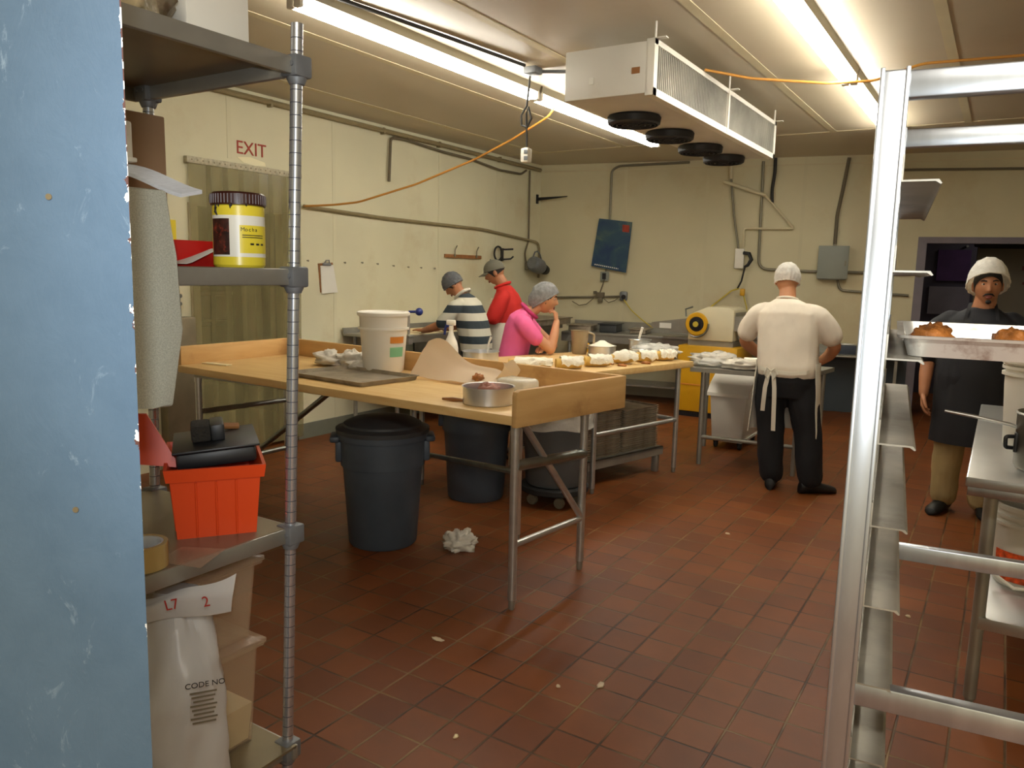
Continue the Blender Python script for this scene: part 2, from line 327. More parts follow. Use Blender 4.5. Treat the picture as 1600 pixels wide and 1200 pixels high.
MAT = dict(
    floor=floor_mat(), blue=blue_mat(), speckle=speckle_mat(), stripe=stripe_mat(), poster=poster_mat(),
    wallb=M_('cream_back_wall', '#d0c8a6', .6, var=.05, vs=1.2, stain='#b59a62', sstr=.35, sscale=.9, bump=.05, bs=8),
    wall=M_('cream_wall_panel', '#dad5b6', .6, var=.05, vs=1.2, stain='#b59a62', sstr=.35, sscale=.9, bump=.05, bs=8),
    ceil=M_('cream_ceiling_panel', '#c2b59c', .38, var=.05, vs=.8, stain='#a98f62', sstr=.3, sscale=.7, bump=.06, bs=3),
    batten=M_('batten_cream', '#cfc3a0', .5, var=.05),
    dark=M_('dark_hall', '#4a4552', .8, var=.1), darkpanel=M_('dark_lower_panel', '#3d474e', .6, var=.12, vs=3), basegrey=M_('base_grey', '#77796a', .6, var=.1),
    jamb=M_('door_frame_grey', '#7c7680', .6, var=.08), black=M_('black_plastic', '#17181b', .45), blackm=M_('black_matt', '#101114', .7),
    curtain=M_('curtain_strip', '#a39a6c', .22, alpha=.42, var=.25, vs=1.2, stain='#7a4a18', sstr=.7, sscale=1.1, stretch=(7, 7, .5)),
    brail=M_('perforated_rail', '#b8b096', .5, var=.25, vs=40),
    red=M_('painted_red', '#a5402c', .7, var=.2, vs=20), patch=M_('pale_paint', '#f2ebc8', .6),
    steel=M_('stainless', '#c4c5c2', .3, .8, var=.08, vs=4, stretch=(1, 1, 6)), steelb=M_('brushed_steel', '#c6c9cc', .3, 1., var=.1, vs=7, stretch=(3, 3, .6)),
    chrome=M_('chrome_post', '#c4c8cf', .25, .8), galv=M_('galvanised', '#8f9490', .42, 1., var=.15, vs=9), groove=M_('post_groove', '#55565f', .5, .5),
    alu=M_('aluminium', '#d3d4d4', .32, .8, var=.06, vs=12), rackalu=M_('rack_aluminium', '#bcc2ca', .31, .88, var=.12, vs=9, stretch=(3, 3, .7)), pan=M_('baked_pan', '#9d9280', .45, .5, var=.3, vs=9, stain='#4c3a22', sstr=.6, sscale=6), panrim=M_('pan_rim', '#e2e2de', .3, .55, var=.08, vs=10, stain='#7a4220', sstr=.8, sscale=14),
    greymetal=M_('grey_cast_metal', '#7a7d80', .5, .4, var=.1, vs=20), shelfsteel=M_('shelf_steel', '#9b988e', .38, .5, var=.15, vs=6), shelfdeck=M_('shelf_deck', '#857a62', .38, .5, var=.2, vs=4),
    white=M_('white_plastic', '#ece8dc', .4, var=.03), whitecool=M_('white_enamel', '#d9d6cc', .45, var=.03, stain='#b0956a', sstr=.25, sscale=2.), cream=M_('cream_enamel', '#d8cfae', .45, var=.04),
    wood=wood_mat('maple_top', '#d4ac6c', '#e0c083', '#c49858', (1, 8, 8), .45), woodb=wood_mat('maple_board', '#c79c60', '#d4ac70', '#9a6a34', (1.2, 1.2, 8), .5),
    wooddark=wood_mat('brown_wood', '#8a5a30', '#a06c3a', '#5a3618', (1, 8, 8)),
    bin=M_('slate_plastic', '#454f5a', .5, var=.12, vs=5), binlid=M_('dark_lid', '#3a3c3e', .55, var=.1), bingrey=M_('grey_plastic', '#5a5f61', .5, var=.1), film=M_('clear_film', '#f0eee4', .15, alpha=.6, bump=.4, bs=40),
    orange=M_('orange_plastic', '#dd4713', .4, var=.05), cord=M_('orange_cord', '#c48a3c', .5), yellowc=M_('yellow_cord', '#c9b23a', .5),
    pipe=M_('painted_pipe', '#8f8260', .5, var=.1, vs=20), conduit=M_('grey_conduit', '#807a68', .45, .4), cable=M_('black_cable', '#26231f', .6), cable2=M_('grey_cable', '#6b614c', .6),
    box=M_('electrical_box', '#8b9086', .5, var=.05), whitepvc=M_('white_pvc', '#d9cfae', .4), card=M_('cardboard', '#9a7b5c', .8, var=.06), cardl=M_('card_label', '#241f1c', .6),
    paper=M_('white_paper', '#e6e4da', .7, var=.03), parch=M_('parchment', '#f0e2c8', .6, var=.04), yellow=M_('yellow_plastic', '#d6a116', .45, var=.06), yellown=M_('yellow_note', '#e8d22a', .6),
    jar=M_('jar_yellow', '#e6d23c', .3, var=.03), jarw=M_('label_white', '#e9e7da', .35), brownlid=M_('brown_lid', '#3a1812', .35), ink=M_('ink_black', '#1c1a18', .5), inkred=M_('ink_red', '#b3342c', .6), beans=M_('bean_print', '#3a1a12', .5, var=.9, vs=60, stain='#a8402a', sstr=.9, sscale=50),
    purple=M_('purple_packet', '#a05aa8', .4, var=.1), redp=M_('red_plastic', '#c01f1a', .4), pastry=M_('baked_pastry', '#a8682c', .6, var=.4, vs=40, bump=.5, bs=80), roll=M_('pastry_roll', '#d9b25c', .7, var=.15, vs=20), sugar=M_('powdered_sugar', '#f4efdd', .9, bump=.4, bs=90), dough=M_('dough', '#ecdcb0', .6, var=.06), meat=M_('reddish_filling', '#a06a58', .5, var=.2, vs=30),
    cloth=M_('white_rag', '#d6cfc0', .9, var=.1, vs=15), tape=M_('packing_tape', '#b59b62', .25), tapew=M_('tape_core', '#d9dde2', .6), bluek=M_('blue_knob', '#2a3a80', .4), clear=M_('clear_plastic', '#c8ae90', .2, alpha=.26), brush=M_('brush_hair', '#2a2620', .9, bump=1., bs=120),
    tube=M_('lit_tube', '#ffffff', .4, emit='#fffaee', es=1.), hood=M_('lamp_housing', '#9c947e', .5), runner=M_('runner_metal', '#a19d92', .45, .6, var=.25, vs=8, stain='#6a6252', sstr=.6, sscale=7), grille=M_('fin_coil', '#a8a69c', .45, .4, var=.3, vs=3), fan=M_('fan_black', '#22242a', .5),
    skin=M_('skin_tan', '#b9805a', .55, var=.06, vs=14), skinl=M_('skin_light', '#c9926c', .55, var=.05, vs=14), skinb=M_('skin_brown', '#ac7450', .55, var=.06, vs=14), hair=M_('dark_hair', '#1a1512', .7, bump=.6, bs=120), lip=M_('lip', '#8a4a40', .5), eye=M_('eye_dark', '#15100e', .3), eyew=M_('eye_white', '#cfc4b8', .4),
    net=M_('hair_net', '#f0f0ea', .8, alpha=.9, var=.1, vs=40, bump=.5, bs=60), netg=M_('grey_hair_net', '#8f9090', .8, alpha=.8, var=.2, vs=40, bump=.5, bs=60), tee=M_('white_tee', '#e6dccb', .9, var=.03, vs=6), redshirt=M_('red_shirt', '#c02018', .8, var=.05, vs=8), pink=M_('pink_polo', '#e8659b', .8, var=.05, vs=8), blacks=M_('black_shirt', '#191a20', .8, var=.1), blackp=M_('black_trousers', '#101014', .85, var=.15), khaki=M_('khaki_trousers', '#a38f62', .85, var=.08, vs=8), navy=M_('dark_trousers', '#3a3838', .85), apron=M_('white_apron', '#e2dccb', .85, var=.03), aprb=M_('black_apron', '#15161b', .75), shoe=M_('black_shoe', '#0e0d0d', .5), capm=M_('grey_cap', '#6c6a5c', .8, var=.08), collar=M_('white_collar', '#d8d4c4', .8), pinkd=M_('pink_collar', '#c03a72', .8),
    dirtsteel=M_('dull_steel', '#a09e94', .42, .6, var=.15, vs=5), poto=M_('pot_aluminium', '#7c7a72', .4, .9, var=.2, vs=8), purpled=M_('purple_sign', '#4a2a5c', .7, var=.2), boardm=M_('beige_board', '#6e6656', .7), maroon=M_('maroon_print', '#5a2a28', .7), bagw=M_('white_bag', '#dfe0e2', .35, alpha=.93, var=.03, bump=.25, bs=14), green=M_('green_label', '#86c79a', .5), orangel=M_('orange_label', '#d88a3a', .5), rubber=M_('rubber', '#1e1e1e', .7),
)

def translucent(m, k=.45):
    nt = m.node_tree; L = nt.links.new; b = nt.nodes['Principled BSDF']; o = [n for n in nt.nodes if n.type == 'OUTPUT_MATERIAL'][0]
    t = N(nt, 'ShaderNodeBsdfTranslucent'); t.inputs[0].default_value = lin('#f0dcb8'); mx = N(nt, 'ShaderNodeMixShader'); mx.inputs[0].default_value = k
    L(b.outputs[0], mx.inputs[1]); L(t.outputs[0], mx.inputs[2]); L(mx.outputs[0], o.inputs[0])
translucent(MAT['parch']); translucent(MAT['net'], .3); translucent(MAT['bagw'], .25)
# ---------------------------------------------------------------- setting
XL = -5.36; ZC = 2.98
W0 = V((XL, 9.16, 0)); WD = V((5.39, .98, 0)).normalized(); WN = V((WD.y, -WD.x, 0)); ZU = V((0, 0, 1)); XU = V((1, 0, 0)); YU = V((0, 1, 0))
WA = math.atan2(WD.y, WD.x); RW = rotz(WA)
def bw(s, z, off=0.): return W0 + WD * s + WN * off + V((0, 0, z))
def wbox(mb, s0, s1, z0, z1, o0, o1, bev=0):
    c = (bw(s0, z0, o0) + bw(s1, z1, o1)) / 2
    return mb.box(c, (abs(s1 - s0), abs(o1 - o0), abs(z1 - z0)), RW, bev)
struct('floor', MB().bx(-8, 4, -2.2, 14, -.1, 0), MAT['floor'], loc=(0, 0, 0))
struct('ceiling', MB().bx(-5.6, 4, -2.2, 10.9, ZC, ZC + .1), MAT['ceil'], loc=(0, 0, ZC))
m = MB(); m.bx(XL - .12, XL, -2.2, 3.86, 0, ZC); m.bx(XL - .12, XL, 4.78, 9.3, 0, ZC); m.bx(XL - .12, XL, 3.86, 4.78, 2.02, ZC)
struct('wall_left', m, MAT['wall'], loc=(XL, 4, 0))
m = MB(); wbox(m, -.15, 4.55, 0, ZC, 0, -.12); wbox(m, 4.55, 6.2, 2.06, ZC, 0, -.12); wbox(m, 6.2, 9.2, 0, ZC, 0, -.12)
struct('wall_back', m, MAT['wallb'], loc=W0)
struct('wall_right', MB().bx(3.2, 3.3, -2.2, 11, 0, ZC), MAT['wall'])
struct('wall_front', MB().bx(-5.5, 3.3, -2.2, -2.1, 0, ZC), MAT['wall'])
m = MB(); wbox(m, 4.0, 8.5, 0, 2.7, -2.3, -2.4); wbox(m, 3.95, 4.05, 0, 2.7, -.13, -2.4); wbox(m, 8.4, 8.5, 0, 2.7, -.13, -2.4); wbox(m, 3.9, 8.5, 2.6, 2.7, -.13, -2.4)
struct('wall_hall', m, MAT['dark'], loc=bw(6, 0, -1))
m = MB(); m.bx(-7.4, -7.3, 2.8, 5.8, 0, 2.6); m.bx(-7.4, -5.49, 2.8, 2.9, 0, 2.6); m.bx(-7.4, -5.49, 5.7, 5.8, 0, 2.6); m.bx(-7.4, -5.49, 2.8, 5.8, 2.5, 2.6)
struct('wall_storeroom', m, MAT['dark'], loc=(-6.5, 4.3, 0))
m = MB(); wbox(m, 4.55, 4.64, 0, 2.06, .012, -.14); wbox(m, 6.11, 6.2, 0, 2.06, .012, -.14); wbox(m, 4.55, 6.2, 1.99, 2.06, .012, -.14)
struct('door_2', m, MAT['jamb'], loc=bw(5, 0))
m = MB(); m.bx(XL - .13, XL + .012, 3.80, 3.88, 0, 2.04); m.bx(XL - .13, XL + .012, 4.76, 4.84, 0, 2.04)
struct('door_3', m, MAT['batten'])
struct('baseboard_back', wbox(MB(), 2.9, 4.55, 0, .68, 0, .02), MAT['darkpanel'])
struct('baseboard_left', MB().bx(XL, XL + .015, 4.86, 9.1, 0, .14), MAT['basegrey'])
k = 0
for x in (-.42, -1.55, -2.64, -3.75, -4.85):
    k += 1; struct('trim_%d' % k, MB().bx(x - .03, x + .03, -2, 8.2, ZC - .003, ZC, ), MAT['batten'])
k += 1; struct('trim_%d' % k, MB().bx(XL, 3.2, 8.2, 8.26, ZC - .003, ZC), MAT['batten'])
for y in (2.6, 5.35, 6.95, 8.1):
    k += 1; struct('trim_%d' % k, MB().bx(XL, XL + .003, y - .02, y + .02, 0.1 if y > 4.9 else 0, ZC), MAT['wall'])
k += 1; struct('trim_%d' % k, MB().bx(XL, XL + .003, 4.18, 4.22, 2.42, ZC), MAT['wall'])
for s in (1.15, 2.18, 3.3):
    k += 1; struct('trim_%d' % k, wbox(MB(), s - .02, s + .02, .7, ZC, 0, .003), MAT['wallb'])
k += 1; struct('trim_%d' % k, wbox(MB(), .02, 6.5, 2.885, 2.90, 0, .006), MAT['batten'])
# the blue door standing open beside the camera, seen flat on
bd = MB(); e0 = V((-.673, .417, 0)); bx_ = V((.868, -.12, 0)) ; dx = V((.82, .573, 0)).normalized(); dn = V((dx.y, -dx.x, 0))
bd.rings([[V((-.5, 0, 0)), V((-.009, 0, 0)), V((-.05, .04, 0)), V((-.5, .04, 0))], [V((-.5, 0, 2.1)), V((.004, 0, 2.1)), V((-.037, .04, 2.1)), V((-.5, .04, 2.1))]])
n0 = len(bd.bm.faces)
door = struct('door_1', bd, MAT['blue'], loc=(0, 0, 0))
door.location = e0; door.rotation_euler = (0, 0, math.atan2(dx.y, dx.x))
for i, (lx, lz) in enumerate(((-.069, 1.622), (-.062, 1.333))):
    r = math.atan2(dx.y, dx.x); R = rotz(r)
    h = MB(); p = door.location + R @ V((lx - .009 * 0, -.001, lz))
    h.cyl(p + R @ V((0, .002, 0)), p, .0028, n=14); o = h.build('screw_hole', MAT['shelfdeck'])
    tag(o, ('filled screw hole in the blue door at head height' if i == 0 else 'filled screw hole in the blue door below the other one'), 'screw hole', 'screw holes in the blue door')
# ---------------------------------------------------------------- ceiling lamps
def lamp(name, label, x, segs, loc):
    t = thing(name, label, 'ceiling light', loc)
    for (a, b) in segs:
        h = MB(); h.prism([(-.06, 0), (.06, 0), (.05, -.05), (-.05, -.05)], (x, a, ZC), XU, ZU, YU, b - a); h.build('housing', MAT['hood'], t, smooth=False)
        for dxx in (-.027, .027):
            tb = MB(); tb.tube([(x + dxx, a + .03, 2.895), (x + dxx, b - .03, 2.895)], .019, 12); tb.build('tube', MAT['tube'], t)
            for yy in (a + .014, b - .014):
                e = MB(); e.box((x + dxx, yy, 2.912), (.05, .028, .075), None, .008); e.build('lampholder', MAT['white'], t)
    return t
lamp('fluorescent_light', 'long twin tube fluorescent light on the ceiling left of the fan cooler', -3.2, [(2.92, 5.32), (5.35, 7.78)], (-3.2, 5.4, ZC))
lamp('fluorescent_light', 'long twin tube fluorescent light on the ceiling between fan cooler and pan rack', -1.03, [(3.42, 5.85), (5.88, 8.15)], (-1.03, 5.8, ZC))
# ---------------------------------------------------------------- evaporator
ex0, ex1, ey0, ey1, ez0, ez1 = -2.36, -1.79, 4.28, 7.02, 2.59, 2.875
t = thing('evaporator', 'white ceiling fan cooler with four black fans underneath', 'cooling unit', ((ex0+ex1)/2, (ey0+ey1)/2, ZC))
m = MB(); m.bx(ex0, ex1 - .03, ey0, ey1, ez0, ez1, .008); m.build('casing', MAT['whitecool'], t)
m = MB(); m.bx(ex1 - .05, ex1, ey0, ey0 + .05, ez0 - .012, ez1 + .01); m.bx(ex1 - .05, ex1, ey1 - .05, ey1, ez0 - .012, ez1 + .01); m.bx(ex1 - .05, ex1, ey0, ey1, ez0 - .012, ez0 + .03); m.bx(ex1 - .05, ex1, ey0, ey1, ez1 - .02, ez1 + .01); m.bx(ex1 - .03, ex1 + .004, 5.66, 5.69, ez0, ez1)
m.build('coil_frame', MAT['white'], t)
m = MB(); m.bx(ex1 - .03, ex1 - .012, ey0 + .05, ey1 - .05, ez0 + .03, ez1 - .02)
for i in range(90):
    y = ey0 + .06 + i * (ey1 - ey0 - .12) / 89; m.bx(ex1 - .014, ex1 - .004, y - .003, y + .003, ez0 + .03, ez1 - .02)
m.build('fin_coil', MAT['grille'], t, smooth=False)
for y in (4.86, 5.50, 6.17, 6.78):
    c = V((-2.155, y, ez0)); f = MB()
    f.lathe([(.165, 0), (.175, -.012), (.170, -.05), (.155, -.06), (.150, -.05), (.150, 0)], c, 40)
    f.build('fan_ring', MAT['fan'], t)
    g = MB()
    for r in (.04, .075, .11, .14): g.tube([c + V((r * math.cos(a), r * math.sin(a), -.058)) for a in [2*PI*i/28 for i in range(28)]], .0035, 6, closed=True)
    for a in range(8): g.tube([c + V((.01, 0, -.058)), c + V((.152 * math.cos(a*PI/4), .152 * math.sin(a*PI/4), -.058))], .003, 6)
    g.build('fan_guard', MAT['fan'], t)
    g = MB(); g.cyl(c + V((0, 0, .0)), c + V((0, 0, -.045)), .045, n=20)
    for a in range(4):
        q = a * PI / 2 + .3
        def bl(u, v, q=q): r = .04 + u * .1; th = q + (v - .5) * .9; return c + V((r * math.cos(th), r * math.sin(th), -.012 - .024 * v))
        g.grid(bl, 4, 4, .002)
    g.build('fan_blade', MAT['blackm'], t)
for y in (ey0 + .03, 5.7, ey1 - .03):
    for xx in (ex1 + .03,):
        m = MB(); m.bx(xx - .05, xx + .03, y - .02, y + .02, ez1 + .008, ez1 + .014); m.cyl((xx - .04, y, ez1), (xx - .04, y, ZC), .006, n=8); m.build('hanger', MAT['white'], t)
m = MB(); m.bx(ex0 - .05, ex0 + .0, ey0 + .1, ey0 + .24, ez0 + .13, ez0 + .21, .006); m.build('junction_box', MAT['black'], t)
m = MB(); m.box((-2.18, ey0 - .002, 2.69), (.03, .004, .04)); m.build('sticker', MAT['paper'], t)
m = MB(); m.box((-1.9, ey0 - .001, 2.72), (.05, .003, .035)); m.build('rust_spot', MAT['wooddark'], t)
# drain of the cooler
t = MB(); t.tube(rounded([bw(2.45, 2.9, .06), bw(2.46, 2.74, .06)], .02), .02, 10)
o = t.build('drain_stub', MAT['whitepvc']); tag(o, 'short white pipe stub hanging at the back end of the ceiling cooler', 'pipe')
t = MB(); t.tube([bw(2.38, 2.71, .06), bw(2.87, 2.54, .06)], .022, 10); t.tube(rounded([bw(2.87, 2.54, .05), bw(3.22, 2.15, .05), bw(2.65, 2.15, .04), bw(2.65, 1.93, .04)], .03), .012, 8)
o = t.build('drain_pipe', MAT['whitepvc']); tag(o, 'cream drain pipe zigzagging down the back wall', 'pipe')
# ---------------------------------------------------------------- conduits and cords
def line(name, P, r, mat, label, cat, n=8, rad=.05, extra=None):
    m = MB(); m.tube(rounded(P, rad), r, n)
    if extra: extra(m)
    return tag(m.build(name, mat), label, cat)
X3 = XL + .03
def clips(m):
    for y in (4.6, 6.0, 6.9, 8.1): m.bx(XL, X3 + .02, y - .012, y + .012, 2.885, 2.945)
line('conduit_pipe', [(X3, 3.6, 2.925), (X3, 7.0, 2.918), (X3, 9.08, 2.905)], .024, MAT['pipe'], 'thick painted conduit pipe running under the ceiling along the left wall', 'pipe', extra=clips)
line('cable', [(X3, 6.085, 2.44), (X3, 6.11, 2.87), (X3, 6.3, 2.885), (X3, 6.94, 2.85), (X3, 7.5, 2.84), (X3, 8.1, 2.79), (X3, 8.6, 2.80), (X3, 8.72, 2.86)], .014, MAT['cable2'], 'cable sagging below the ceiling conduit with one end hanging down the left wall', 'cable')
line('conduit_pipe', [(X3, 4.95, 2.105), (X3, 6.0, 2.075), (X3, 7.75, 2.065), (X3, 9.1, 1.965), (X3, 9.1, 1.5)], .016, MAT['pipe'], 'thin conduit crossing the left wall at door height and bending down by the grey motor', 'pipe', rad=.12)
line('cable', [(X3, 8.81, 2.87), (X3, 8.815, 2.3), (X3, 8.82, 1.98), (X3, 8.73, 1.82), (X3, 8.77, 1.68), (X3 + .08, 8.9, 1.62)], .011, MAT['cable2'], 'cable hanging down the left wall to the grey motor in the corner', 'cable')
line('extension_lead', [(-5.33, 4.952, 2.105), (-5.1, 5.08, 2.12), (-4.9, 5.187, 2.147), (-4.45, 5.433, 2.309), (-3.95, 5.593, 2.508), (-3.6, 5.648, 2.662), (-3.25, 5.651, 2.82), (-3.2, 5.66, 2.9)], .009, MAT['cord'], 'orange cord slung from the left wall up to the ceiling light', 'cord')
line('extension_lead', [(-1.78, 5.1, 2.89), (-1.546, 5.36, 2.865), (-1.119, 5.62, 2.845), (-.85, 5.75, 2.86), (-.588, 5.811, 2.95), (.5, 5.95, 2.95)], .009, MAT['cord'], 'orange cord stretched under the ceiling behind the pan rack', 'cord')
line('cable', [(-3.17, 2.6, 2.965), (-3.06, 3.45, 2.965), (-3.0, 3.95, 2.965), (-2.92, 4.72, 2.965)], .012, MAT['cable'], 'dark cable fixed to the ceiling beside the left light', 'cable')
t = thing('pendant_outlet', 'white outlet box dangling from the ceiling on a looped black cable', 'outlet', (-3.03, 4.95, ZC))
m = MB(); m.box((-2.93, 4.85, 2.96), (.1, .1, .05), None, .008); m.tube([(-2.93, 4.9, 2.965), (-2.6, 5.05, 2.96), (-2.36, 4.6, 2.8)], .012, 6); m.build('ceiling_box', MAT['greymetal'], t)
m = MB(); m.tube([(-3.0, 4.93, 2.95), (-3.035, 4.95, 2.75), (-3.08, 4.95, 2.69), (-3.075, 4.95, 2.62), (-3.03, 4.95, 2.60), (-2.995, 4.95, 2.66), (-3.02, 4.95, 2.74), (-3.04, 4.955, 2.70), (-3.032, 4.955, 2.55), (-3.027, 4.95, 2.45)], .008, 8); m.build('cable', MAT['cable'], t)
m = MB(); m.box((-3.03, 4.95, 2.405), (.065, .06, .1), None, .01); m.cyl((-3.03, 4.95, 2.46), (-3.03, 4.95, 2.45), .02); m.build('outlet_box', MAT['white'], t)
m = MB()
for dz in (-.022, .022): m.box((-3.015, 4.918, 2.405 + dz), (.03, .006, .03), None, .003)
m.build('socket', MAT['greymetal'], t)
t = MB(); t.cyl((-2.9, 6.2, ZC), (-2.9, 6.2, ZC - .05), .004, n=6); t.tube([(-2.9, 6.2, ZC - .05), (-2.9, 6.2, ZC - .1), (-2.885, 6.2, ZC - .115), (-2.875, 6.2, ZC - .1)], .005, 6); t.box((-2.9, 6.2, ZC - .004), (.06, .06, .008))
tag(t.build('ceiling_hook', MAT['black']), 'small black hook in the ceiling left of the cooler', 'hook')
# left wall hardware
for y, z in ((5.002, 1.63), (5.471, 1.623), (5.708, 1.628), (5.93, 1.621), (6.172, 1.606), (6.407, 1.597), (6.621, 1.594), (6.856, 1.591)):
    m = MB(); m.cyl((XL - .005, y, z), (XL + .02, y, z - .003), .004, n=8); m.cyl((XL + .018, y, z - .003), (XL + .022, y, z - .003), .009, n=8)
    tag(m.build('nail', MAT['conduit']), 'nail head in the row of nails across the left wall above the clipboard', 'nail', 'row of nails on the left wall')
t = thing('clipboard', 'clipboard with white sheets hung on the left wall', 'clipboard', (XL, 5.25, 1.34))
m = MB(); m.prism([(5.135, 1.606), (5.315, 1.618), (5.365, 1.35), (5.16, 1.34)], (XL, 0, 0), YU, ZU, XU, .008); m.build('board', MAT['wooddark'], t, smooth=False)
m = MB(); m.prism([(5.155, 1.585), (5.315, 1.597), (5.372, 1.34), (5.17, 1.33)], (XL + .009, 0, 0), YU, ZU, XU, .006); m.build('paper', MAT['paper'], t, smooth=False)
m = MB(); m.box((XL + .02, 5.23, 1.6), (.02, .1, .025), None, .006); m.tube([(XL + .02, 5.20, 1.61), (XL + .03, 5.21, 1.635), (XL + .03, 5.25, 1.637), (XL + .02, 5.26, 1.612)], .005, 6); m.build('clip', MAT['greymetal'], t)
t = thing('hook_rail', 'short wooden rail with two metal hooks on the left wall', 'hook rail', (XL, 7.4, 1.72))
m = MB(); m.bx(XL, XL + .025, 7.04, 7.75, 1.712, 1.752, .004); m.build('rail', MAT['wooddark'], t)
for y in (7.21, 7.64):
    m = MB(); m.tube([(XL + .03, y, 1.73), (XL + .03, y, 1.8), (XL + .03, y + .02, 1.83), (XL + .05, y + .01, 1.85)], .007, 6); m.box((XL + .028, y, 1.74), (.008, .03, .03)); m.build('hook', MAT['conduit'], t)
t = thing('wall_hook', 'black iron ring and double hook on the left wall above the cap', 'hook', (XL, 8.1, 1.7))
m = MB(); m.tube([(XL + .05, 8.07 + .085 * math.cos(a), 1.79 + .085 * math.sin(a)) for a in [2*PI*i/20 for i in range(20)]], .012, 8, closed=True); m.build('ring', MAT['black'], t)
m = MB(); m.box((XL + .01, 8.22, 1.78), (.02, .05, .16), None, .004); m.tube([(XL + .02, 8.16, 1.84), (XL + .08, 8.24, 1.845), (XL + .12, 8.30, 1.85)], .011, 8); m.tube([(XL + .02, 8.22, 1.72), (XL + .1, 8.28, 1.73), (XL + .12, 8.31, 1.76)], .011, 8); m.build('double_hook', MAT['black'], t)
t = thing('wall_motor', 'grey drum shaped motor with a loop handle in the corner of the left wall', 'motor', (XL, 8.9, 1.55))
m = MB(); a, b = V((XL + .16, 8.70, 1.69)), V((XL + .16, 9.0, 1.62)); m.lathe([(.0, 0), (.07, .0), (.095, .03), (.1, .08), (.1, .2), (.08, .25), (.06, .27), (0, .27)], a, 24, (b - a).to_track_quat('Z', 'Y').to_matrix()); m.build('drum', MAT['greymetal'], t)
m = MB(); m.lathe([(.0, 0), (.065, 0), (.07, .03), (.06, .09), (0, .1)], b + V((0, -.02, -.0)), 20, (b - a).to_track_quat('Z', 'Y').to_matrix()); m.build('end_cap', MAT['black'], t)
m = MB(); m.tube([(XL + .15, 8.74, 1.76), (XL + .16, 8.77, 1.83), (XL + .16, 8.84, 1.845), (XL + .15, 8.92, 1.8), (XL + .15, 8.96, 1.73)], .010, 8); m.build('handle', MAT['greymetal'], t)
m = MB(); m.bx(XL, XL + .1, 8.78, 8.92, 1.6, 1.7, .01); m.build('bracket', MAT['conduit'], t)
t = thing('wall_bracket', 'black T shaped bracket near the top of the wall corner', 'bracket', (XL, 9.05, 2.48))
m = MB(); m.bx(XL, XL + .02, 9.03, 9.07, 2.47, 2.59, .003); m.build('plate', MAT['black'], t)
m = MB(); m.tube([(XL + .02, 9.05, 2.53), (XL + .42, 9.12, 2.56)], [.022, .006], 8); m.build('arm', MAT['black'], t)
# exit lettering and strip curtain
o = text('exit_lettering', 'EXIT', .15, (XL + .003, 4.415, 2.515), YU, ZU, MAT['red'], th=.002); tag(o, 'faded red EXIT lettering painted above the strip curtain', 'lettering')
m = MB(); m.prism([(4.27, 2.44), (4.40, 2.455), (4.55, 2.43), (4.56, 2.40), (4.45, 2.39), (4.33, 2.405)], (XL, 0, 0), YU, ZU, XU, .003); tag(m.build('paint_patch', MAT['patch'], smooth=False), 'pale paint patch under the EXIT lettering', 'paint patch')
t = thing('strip_curtain', 'brown stained plastic strip curtain under a perforated rail', 'curtain', (XL, 4.3, 2.3))
m = MB(); m.bx(XL, XL + .045, 3.78, 4.92, 2.335, 2.385, .004); m.build('rail', MAT['brail'], t)
m = MB()
for i in range(22): m.cyl((XL + .046, 3.82 + i * .05, 2.36), (XL + .048, 3.82 + i * .05, 2.36), .007, n=8)
m.build('rail_holes', MAT['shelfdeck'], t)
for i in range(7):
    y0 = 3.80 + i * .15
    def st(u, v, y0=y0, i=i): y = y0 + u * .2; z = 2.335 - v * 2.30; return (XL + .03 + .012 * math.sin(u * PI) + (.008 if i % 2 else 0) + .006 * math.sin(z * 5 + i), y, z)
    m = MB(); m.grid(st, 6, 24, .002); m.build('strip', MAT['curtain'], t)
for k2, (y, z) in enumerate(((3.95, .25), (4.25, .25), (3.98, .6), (4.27, .6), (4.1, .95))):
    pass
t = thing('stacked_crate', 'dim stack of crates behind the strip curtain', 'crate', (-6.2, 4.45, 0))
for z in range(5):
    m = MB(); m.bx(-6.5, -6.05, 4.25, 4.7, z * .27, z * .27 + .22, .02); m.bx(-6.52, -6.03, 4.23, 4.72, z * .27 + .22, z * .27 + .25, .005); m.build('crate', MAT['shelfdeck'] if z % 2 else MAT['dirtsteel'], t)
m = MB(); m.bx(XL, XL + .008, 3.5, 3.69, 1.74, 1.9); tag(m.build('wall_notice', MAT['yellown']), 'yellow notice on the left wall beside the strip curtain', 'notice')
t = thing('wall_switch', 'metal switch plate on the left wall beside the curtain', 'switch', (XL, 3.69, 1.25))
m = MB(); m.bx(XL, XL + .01, 3.64, 3.73, 1.23, 1.36, .003); m.build('plate', MAT['cream'], t)
m = MB(); m.cyl((XL + .01, 3.69, 1.33), (XL + .03, 3.69, 1.33), .016); m.cyl((XL + .01, 3.69, 1.27), (XL + .03, 3.69, 1.27), .014); m.build('button', MAT['galv'], t)
m = MB(); m.bx(XL, XL + .1, 3.5, 3.77, .0, 1.17, .01); tag(m.build('wall_guard', MAT['shelfdeck']), 'dark grey guard panel on the wall left of the curtain', 'panel')
